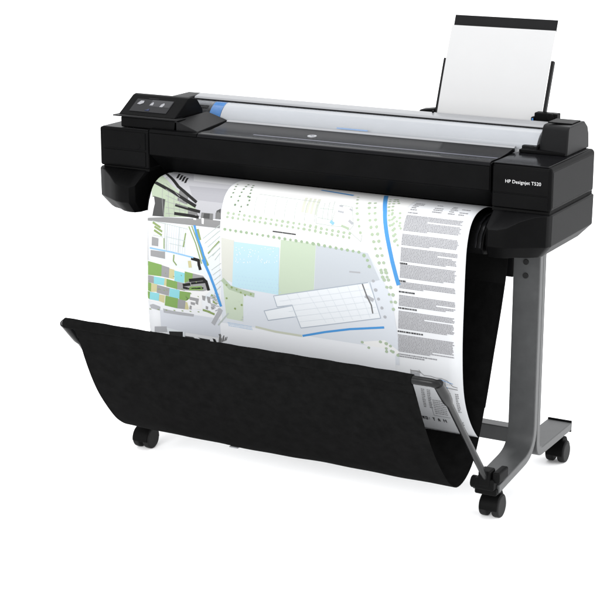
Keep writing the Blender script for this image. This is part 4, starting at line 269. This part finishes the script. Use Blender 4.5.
# sheet feeder at the back
FD=MB().box(.16,.545,.305,.335,.90,.963).build('sheet_feeder',M['front'],PR,bevel=.004)
TD=Vector((0,.092,.243)).normalized()      # direction up the tilted tray
TN=Vector((0,-TD.z,TD.y))
TB=Vector((0,.336,.955))
def tp(x,t,h=0): p=TB+TD*t+TN*h;return (x,p.y,p.z)
def bar(x0,x1,t0,t1,h0,h1,name,par,mat='front',lean=0,bev=.001):
    m=MB();m.loft([[tp(x0,t0,h0),tp(x1,t0,h0),tp(x1,t0,h1),tp(x0,t0,h1)],[tp(x0+lean,t1,h0),tp(x1+lean,t1,h0),tp(x1+lean,t1,h1),tp(x0+lean,t1,h1)]]);return m.build(name,M[mat],par,bevel=bev)
bar(.207,.4890,-.02,.250,-.008,-.0045,'back_plate',FD,'paper')
bar(.201,.4928,.2555,.287,-.0115,-.0082,'top_bar',FD,'hinge')
bar(.1935,.1985,-.02,.165,-.004,.004,'edge_guide',FD,'hinge')
GR=bar(.4975,.5055,-.04,.175,-.006,.006,'edge_guide',FD,'hinge')
m=MB();m.box(.485,.548,.318,.345,.968,.995)
m.box(.478,.488,.312,.330,.970,.984);m.cyl((.53,.322,.985),'y',.011,.02,20);m.build('guide_carriage',M['front'],FD,bevel=.003)
m=MB();m.box(.482,.486,.309,.3115,.972,.981);m.build('blue_tab',M['blue'],FD,bevel=.0008)
m=MB();m.loft([[(.150,.33,.958),(.195,.33,.958),(.195,.37,.958),(.150,.37,.958)],[(.150,.33,.975),(.195,.33,.981),(.195,.37,.981),(.150,.37,.975)]]);m.build('guide_carriage',M['front'],FD,bevel=.005)

# ------------------------------------------------------------------ paper roll and blank sheet (things of their own)
m=MB();m.cyl((.0805,.238,.910),'x',.0592,.933,96);RL=m.build('paper_roll',M['roll'],bevel=.001,angle=30)
tag(RL,'white paper roll with a blue end hub under the clear cover of the printer','paper roll')
m=MB();m.cyl((-.405,.238,.910),'x',.0595,.036,96);m.build('end_hub',M['blue'],RL,bevel=.001)
m=MB();pts=24
rows=[]
for k in range(pts+1):
    t=-.02+.276*k/pts; h=.0015+.0035*math.sin(PI*k/pts)
    rows.append((t,h))
m.loft([[tp(.2005,t,h),tp(.496,t,h),tp(.496,t,h-.0005),tp(.2005,t,h-.0005)] for t,h in rows])
BS=m.build('blank_sheet',M['paper']);tag(BS,'blank white sheet standing upright in the rear feeder of the printer','paper sheet')

# ------------------------------------------------------------------ printed map
inks=dict(sheet_white=(250,250,250),sky_grey=(190,190,194),sky_pale=(212,212,214),sky_mid=(174,174,179),pale_green=(180,193,170),ink_mid=(125,125,125),ink_mid2=(165,165,166),ink_dark2=(80,80,80),ink_black=(32,32,32),ground_grey=(150,150,150),plan_tint=(240,246,250),river_blue=(84,160,226),river_pale=(150,200,240),hedge=(150,170,110),pale_line=(198,207,201),pale_line2=(178,188,199),sand=(214,208,160),field_green=(138,176,98),pool_cyan=(150,220,228),ink_pale=(186,188,192),strip_blue=(249,251,255),strip_grey=(226,230,238),map_white=(251,251,250),map_blue=(230,235,242),beige=(226,227,218),beige2=(216,219,204),cyan_pale=(200,232,243),green_pale=(206,221,198),green_pale2=(212,225,204),map_grey=(208,214,220),hedge_pale=(184,201,174),hedge_mid=(170,192,160),hedge_dark=(130,150,125),sand_pale=(212,216,198),building_white=(245,249,253),text_grey=(158,158,162),text_dark=(70,70,70),text_ground=(216,217,220),grid_line=(222,229,236),dots_blue=(196,220,244))
INK=list(inks);PT=.44
def tone(c): r=srgb(*c);return (r[0]*PT,r[1]*PT,r[2]*PT,1)
IM=[pmat('map_sheet',tone((247,249,252)),.55,.2)]+[pmat('print_'+k,tone(inks[k]),.6,.12) for k in INK]
IDX={k:i+1 for i,k in enumerate(INK)}
HW=.468
NS=len(SHEET)
NRM=[]
for i in range(NS):
    a=SHEET[max(i-1,0)];b_=SHEET[min(i+1,NS-1)];d=Vector((b_[0]-a[0],b_[1]-a[1])).normalized();NRM.append(Vector((d.y,-d.x)))
# outward = away from the printer / upward
if NRM[5].y<0: NRM=[-n for n in NRM]
def SP(u,s,h):
    k=min(max(s/DS,0),NS-1.000001);i=int(k);f=k-i
    y=SHEET[i][0]*(1-f)+SHEET[i+1][0]*f;z=SHEET[i][1]*(1-f)+SHEET[i+1][1]*f;n=NRM[i]*(1-f)+NRM[i+1]*f
    t=(s/SHEET_LEN)
    wob=.0020*math.sin(u*8+s*5)*t
    return (u*flare(s),y+n.x*h+wob,z+n.y*h)
m=MB()
NU=24
def grid(h):
    return [[m.bm.verts.new(SP(-HW+2*HW*i/NU,j*DS,h)) for i in range(NU+1)] for j in range(NS)]
F=grid(0);K=grid(-.0004)
for j in range(NS-1):
    for i in range(NU):
        m.bm.faces.new((F[j][i],F[j][i+1],F[j+1][i+1],F[j+1][i]));m.bm.faces.new((K[j][i],K[j+1][i],K[j+1][i+1],K[j][i+1]))
for j in range(NS-1):
    for i in (0,NU): m.bm.faces.new((F[j][i],F[j+1][i],K[j+1][i],K[j][i]))
for i in range(NU):
    for j in (0,NS-1): m.bm.faces.new((F[j][i],K[j][i],K[j][i+1],F[j][i+1]))
bmesh.ops.recalc_face_normals(m.bm,faces=m.bm.faces)
def clip(P,s0,s1):
    for lim,sg in ((s0,1),(s1,-1)):
        out=[]
        for i in range(len(P)):
            a=P[i];b_=P[(i+1)%len(P)];da=(a[1]-lim)*sg;db=(b_[1]-lim)*sg
            if da>=0: out.append(a)
            if da*db<0: t=da/(da-db);out.append((a[0]+(b_[0]-a[0])*t,lim))
        P=out
        if len(P)<3: return []
    return P
from mathutils.geometry import tessellate_polygon
CNT=[0]
def ink(name,P,layer):
    CNT[0]=(CNT[0]+1)%12;h=.0003+.00012*layer+CNT[0]*8e-6;mi=IDX[name]
    for tri in tessellate_polygon([[Vector((u,s,0)) for u,s in P]]):
        T=[P[i] for i in tri]
        j0=int(min(q[1] for q in T)/DS);j1=int(max(q[1] for q in T)/DS)
        for j in range(j0,j1+1):
            C0=clip(T,j*DS,(j+1)*DS)
            if len(C0)<3: continue
            # split across u as well, so the ink follows the gentle ripple of the sheet
            W_=2*HW/NU;i0=int((min(q[0] for q in C0)+HW)/W_);i1=int((max(q[0] for q in C0)+HW)/W_)
            for i in range(i0,i1+1):
                C=[(u,v) for v,u in clip([(v,u) for u,v in C0],-HW+i*W_,-HW+(i+1)*W_)]
                if len(C)<3: continue
                f=m.bm.faces.new([m.bm.verts.new(SP(u,s,h)) for u,s in C])
                f.material_index=mi;f.smooth=True
                if f.calc_area()<1e-12: m.bm.faces.remove(f);continue
                f.normal_update()
                n=NRM[min(j,NS-1)]
                if f.normal.y*n.x+f.normal.z*n.y<0: f.normal_flip()
def line(name,L,w,layer):
    for a,b_ in zip(L,L[1:]):
        d=Vector((b_[0]-a[0],b_[1]-a[1]))
        if d.length<1e-6: continue
        d.normalize();n=Vector((-d.y,d.x))*w/2;e=d*w*.25
        ink(name,[(a[0]-e.x+n.x,a[1]-e.y+n.y),(b_[0]+e.x+n.x,b_[1]+e.y+n.y),(b_[0]+e.x-n.x,b_[1]+e.y-n.y),(a[0]-e.x-n.x,a[1]-e.y-n.y)],layer)
for nm,la,P in POLY: ink(nm,P,la)
for nm,la,w,L in LINE: line(nm,L,w,la)
for nm,r,Q in DOT:
    for u,s in Q:
        if abs(u)<HW:
            rr=r*random.uniform(.85,1.12);ink(nm,[(u+rr*math.cos(a*PI/4+.3)*random.uniform(.85,1.1),s+rr*.9*math.sin(a*PI/4+.3)*random.uniform(.85,1.1)) for a in range(8)],3.2)
# text column
UL,UR=.291,.447
def words(s,u0,u1,hh,name='text_grey',den=1):
    u=u0
    while u<u1-.002:
        w=min(random.uniform(.0012,.0065),u1-u)
        if random.random()<den: ink(name,[(u,s),(u+w,s),(u+w,s+hh),(u,s+hh)],3)
        u+=w+random.uniform(.0007,.0014)
PAR=[(.163,.2095),(.2135,.2445),(.2475,.2845),(.2895,.3290),(.3345,.3560),(.369,.3985),(.410,.4595),(.4715,.521)]
BOLD=[(.2855,.02),(.3305,.02),(.3585,.045),(.4005,.052),(.4615,.072)]
PITCH_T=.0036
for a,b_ in PAR:
    n=int((b_-a)/PITCH_T)
    for k in range(n):
        e=UR-random.uniform(0,.007)
        if k==n-1 or random.random()<.13: e=UL+random.uniform(.35,.93)*(UR-UL)
        ink('text_ground',[(UL,a+k*PITCH_T-.0002),(e,a+k*PITCH_T-.0002),(e,a+k*PITCH_T+.0030),(UL,a+k*PITCH_T+.0030)],1)
        words(a+k*PITCH_T,UL+random.uniform(0,.0008),e,.0021)
for s,w in BOLD: words(s,UL-.001,UL+w,.0042,'text_dark')
words(.528,UL+.001,UL+.075,.0034);words(.5225,UL,UL+.11,.0034)
for u0 in (UL+.002,UL+.062,UL+.105,UL+.133):
    for k in range(5):
        if random.random()<.85: words(.108+k*.0085,u0,u0+random.uniform(.012,.03),.0036)
words(.1535,UL,UL+.03,.0034)
# section drawing, small tables and the caption at the sheet's foot
line('ink_mid2',[(.325,.5615),(.326,.594)],.002,3);line('ink_mid2',[(.325,.565),(.345,.564),(.352,.566)],.004,3)
line('ink_mid2',[(.348,.560),(.354,.567),(.362,.573),(.380,.572),(.395,.575),(.410,.574),(.425,.578),(.440,.592),(.452,.594)],.0018,3)
line('ink_mid2',[(.325,.594),(.36,.590),(.40,.597),(.452,.600)],.0022,3);line('ink_pale',[(.330,.575),(.345,.572),(.345,.590)],.010,2)
ink('ink_pale',[(.326,.568),(.350,.568),(.350,.588),(.326,.590)],1.5);ink('ink_pale',[(.352,.577),(.420,.581),(.422,.594),(.352,.589)],1.5)
for k in range(16): line('ink_mid2',[(.353+k*.0055,.578+k*.0006),(.353+k*.0055,.590)],.001,3)
line('river_blue',[(.385,.592),(.425,.598)],.002,3.4);line('river_blue',[(.405,.577),(.44,.585)],.0014,3.4)
for u0 in (.350,.366,.425,.444):
    for k in range(11): words(.612+k*.0052,u0,u0+.009,.0028,'ink_mid2')
for k in range(8): words(.640+k*.0058,.378,.413,.0024,'ink_mid2')
line('ink_pale',[(.372,.636),(.372,.690),(.416,.690)],.0015,3)
GL={'n':['101','111','111','101','101'],'o':['111','101','101','101','111'],':':['0','1','0','1','0'],'T':['111','010','010','010','010'],'A':['010','111','101','111','101'],'N':['1001','1101','1011','1001','1001'],'K':['101','110','100','110','101']}
def glyph(ch,u,s,c):
    for r_,row in enumerate(GL[ch]):
        for q,bit in enumerate(row):
            if bit=='1': ink('ink_black',[(u+q*c,s+r_*c),(u+(q+1)*c,s+r_*c),(u+(q+1)*c,s+(r_+1)*c),(u+q*c,s+(r_+1)*c)],3)
for ch,u in (('n',.336),('o',.3445),(':',.354),('T',.3645),('A',.3785),('N',.3935),('K',.443)): glyph(ch,u,.698,.0021)
MAP=m.build('printed_map',IM,angle=180)
tag(MAP,'long printed site plan with text column curling out of the printer into the basket','printed map')

# ------------------------------------------------------------------ stand
ST=thing('printer_stand','grey metal stand on casters holding the black printer','printer stand',(0,.22,0))
def rounded(path,r,n=8):            # fillet the middle corner of a 3-point path
    a,b_,c=[Vector(p) for p in path];d1=(a-b_).normalized();d2=(c-b_).normalized()
    p1=b_+d1*r;p2=b_+d2*r;out=[tuple(a)]
    for k in range(n+1):
        t=k/n;out.append(tuple((1-t)**2*p1+2*t*(1-t)*b_+t*t*p2))
    out.append(tuple(c));return out
def casters(x,y):
    cs=MB();cs.cyl((x,y,.074),'z',.012,.022,18);CS=cs.build('caster',M['clamp'],ST)
    h=MB();h.loft([[(x-.022,y-.026,.046),(x+.022,y-.026,.046),(x+.022,y+.016,.046),(x-.022,y+.016,.046)],[(x-.016,y-.018,.068),(x+.016,y-.018,.068),(x+.016,y+.014,.068),(x-.016,y+.014,.068)]]);h.build('fork',M['clamp'],CS,bevel=.004)
    h=MB();h.prism([(y-.012+yy,.0295+zz) for yy,zz in arc((0,0),.0335,-8,188,18)],x-.0245,x+.0245);h.build('hood',M['clamp'],CS,bevel=.002)
    for sx in (-1,1):
        w=MB();w.cyl((x+sx*.017,y-.012,.0295),'x',.0295,.021,32);w.build('wheel',M['rubber'],CS,bevel=.005)
for sx in (-1,1):
    x0,x1=sorted((sx*.499,sx*.573))
    m=MB();fp=rounded([(.195,.70),(.195,.112),(-.055,.086)],.085,10);m.ribbon(fp,x0,x1,-.0225 if False else .0225)
    LG=m.build('leg',M['grey'],ST,bevel=.003)
    m=MB();rp=rounded([(.197,.70),(.197,.094),(.462,.094)],.05,10);m.ribbon(rp,x0+.001,x1-.001,-.0225);m.build('rear_bar',M['grey'],LG,bevel=.003)
    m=MB();m.box(x0+.002,x1-.002,.4625,.468,.088,.121);m.build('foot_cap',M['hinge'],LG,bevel=.002)
    for z in (.634,.598):
        m=MB();m.cyl((sx*.534,.1720,z),'y',.0075,.006,20);m.build('bolt',M['bolt'],LG,bevel=.001)
    casters(sx*.533,.01);casters(sx*.536,.470)
m=MB();m.box(-.4955,.4955,.199,.239,.128,.170);m.build('crossbar',M['grey'],ST,bevel=.003)
for sx in (-1,1):
    x0,x1=sorted((sx*.4945,sx*.440));m=MB();m.box(x0,x1,.185,.24,.585,.693);m.build('mount_plate',M['hinge'],ST,bevel=.003)

# ------------------------------------------------------------------ basket
BK=thing('catch_basket','black fabric catch basket slung on a dark rail in front of the stand','basket',(0,-.12,.1))
fc=[(.158,.672),(.150,.62),(.140,.575),(.112,.49),(.078,.40),(.048,.315),(.018,.24),(-.012,.18),(-.045,.138),(-.085,.115),(-.13,.112),(-.175,.138),(-.215,.18),(-.262,.24),(-.30,.30),(-.336,.365),(-.366,.425),(-.381,.452)]
FP,fds=resample(catmull(fc,8),.012)
rnd=random.Random(3)
m=MB();NXF=60;FX=.49
def fpt(i,j,h):
    k=i/NXF;q=max(0,(j/(len(FP)-1)-.5)*2);bl=.017*math.sin(PI*q**.9)-.004*q;x=-FX-bl*(1-k)+(2*FX-.011*q)*k;y,z=FP[j];a=FP[max(j-1,0)];b_=FP[min(j+1,len(FP)-1)];d=Vector((b_[0]-a[0],b_[1]-a[1])).normalized()
    e=math.sin(PI*j/(len(FP)-1))
    w=e*(.0016*math.sin(x*7+j*.11)+.0010*math.sin(x*17-j*.23)+.0006*math.sin(x*41+j*.5))*(1-abs(2*k-1)**6*.7)
    sag=.003*math.sin(PI*k)*e
    n=Vector((d.y,-d.x))
    return (x,y+n.x*(h+w),z+n.y*(h+w)-sag*(1 if .25<j/len(FP)<.8 else .3))
A=[[m.bm.verts.new(fpt(i,j,0)) for i in range(NXF+1)] for j in range(len(FP))];B_=[[m.bm.verts.new(fpt(i,j,.0016)) for i in range(NXF+1)] for j in range(len(FP))]
for j in range(len(FP)-1):
    for i in range(NXF):
        m.bm.faces.new((A[j][i],A[j][i+1],A[j+1][i+1],A[j+1][i]));m.bm.faces.new((B_[j][i],B_[j+1][i],B_[j+1][i+1],B_[j][i+1]))
    for i in (0,NXF): m.bm.faces.new((A[j][i],A[j+1][i],B_[j+1][i],B_[j][i]))
for i in range(NXF):
    for j in (0,len(FP)-1): m.bm.faces.new((A[j][i],A[j][i+1],B_[j][i+1],B_[j][i]))
FB=m.build('fabric',M['fabric'],BK,angle=60)
# top hem strip at the back, rail sleeve at the front, side hems
m=MB();m.ribbon([(.1555,.674),(.149,.625),(.137,.578)],-.492,.492,-.003);m.build('hem',M['hem'],FB,bevel=.0008)
m=MB();m.tube([(x,-.386,.467) for x in [-.515+.996*k/40 for k in range(41)]],[.0135+.0006*math.sin(k*1.7) for k in range(41)],20);m.build('sleeve',M['fabric'],FB)
m=MB();m.ribbon([(-.3795,.4545),(-.366,.427)],-.489,.4785,.0045);m.build('sleeve_seam',M['fabric'],FB,bevel=.0008)
for sx in (-1,1):
    x0,x1=sorted((sx*.4895,sx*.4915));m=MB();m.ribbon([(y,z) for y,z in FP[6:36]],x0,x1,.004);m.build('hem',M['hem'],FB)
m=MB();m.ribbon([(-.115,.1085),(-.150,.1105)],-.165,-.14,.003);m.build('care_tag',M['frame'],FB)
m=MB()
def elbow(sx): return [(sx*.40,-.386,.467),(sx*.50,-.386,.467),(sx*.528,-.3855,.467),(sx*.539,-.381,.464),(sx*.543,-.374,.459)]
m.tube(elbow(-.962)[::-1]+elbow(1),.0105,18);RA=m.build('rail',M['arm'],BK,angle=50)
for sx in (-1,1):
    m=MB();x=.543 if sx>0 else -.5225
    m.tube([(x,-.380,.4645),(x,-.345,.430),(x,-.325,.408),(x,-.312,.394),(sx*.543,-.06,.112)],[.0125,.0135,.0125,.0085,.0085],18);AR=m.build('support_arm',M['arm'],BK,angle=50)
    x=sx*.543
    def B3(a0,a1,*r): p,q=sorted((x+sx*a0,x+sx*a1));c.box(p,q,*r)
    c=MB();B3(-.030,.024,-.082,-.020,.098,.128);B3(-.018,.014,-.085,-.045,.108,.150)
    if sx>0: B3(.016,.036,-.075,-.012,.118,.147)
    if sx>0: B3(-.034,.026,-.068,-.045,.080,.100)
    PV=c.build('pivot_clamp',M['clamp'],BK,bevel=.005)
    k=MB();k.cyl((x-sx*.036,-.062,.110),'x',.016,.014,20);k.build('knob',M['clamp'],PV,bevel=.003)

# ------------------------------------------------------------------ light, camera
w=bpy.data.worlds.new('World');sc.world=w;w.use_nodes=True
bg=w.node_tree.nodes['Background'];bg.inputs['Color'].default_value=(.98,.988,1,1);bg.inputs['Strength'].default_value=1.95
def lamp(name,loc,tgt,size,energy,col=(1,1,1)):
    l=bpy.data.lights.new(name,'AREA');l.shape='RECTANGLE';l.size=size[0];l.size_y=size[1];l.energy=energy;l.color=col
    o=bpy.data.objects.new(name,l);COL.objects.link(o);o.location=loc;o.rotation_euler=(Vector(tgt)-Vector(loc)).to_track_quat('-Z','Y').to_euler();return o
lamp('softbox_right',(4.2,1.6,1.6),(.4,.1,.6),(2.2,2.0),90)
lamp('softbox_top',(.4,-.6,4.2),(0,0,.5),(3,2),90)
lamp('added_fill_front',(.2,-5.5,2.6),(0,-.1,.15),(3.5,2.2),310)  # added fill lamp, lifts the floor shade and the lower part of the sheet
cd=bpy.data.cameras.new('camera');cam=bpy.data.objects.new('camera',cd);COL.objects.link(cam);sc.camera=cam
F_,PITCH,YAW,ROLL,CX,CY,CZ=1741.338,0.2663018,0.5043687,-0.000367,2.1176205,-3.8943222,1.7128513
cd.sensor_width=36;cd.lens=36*F_/600;cd.clip_end=500;cd.clip_start=.1
cam.location=(CX,CY,CZ);cam.rotation_euler=(PI/2-PITCH,0,YAW)
sc.view_settings.view_transform='Standard';sc.view_settings.look='None';sc.view_settings.exposure=0;sc.view_settings.gamma=1
sc.render.engine='CYCLES';sc.render.resolution_x=1024;sc.render.resolution_y=1024
sc.cycles.transparent_max_bounces=16
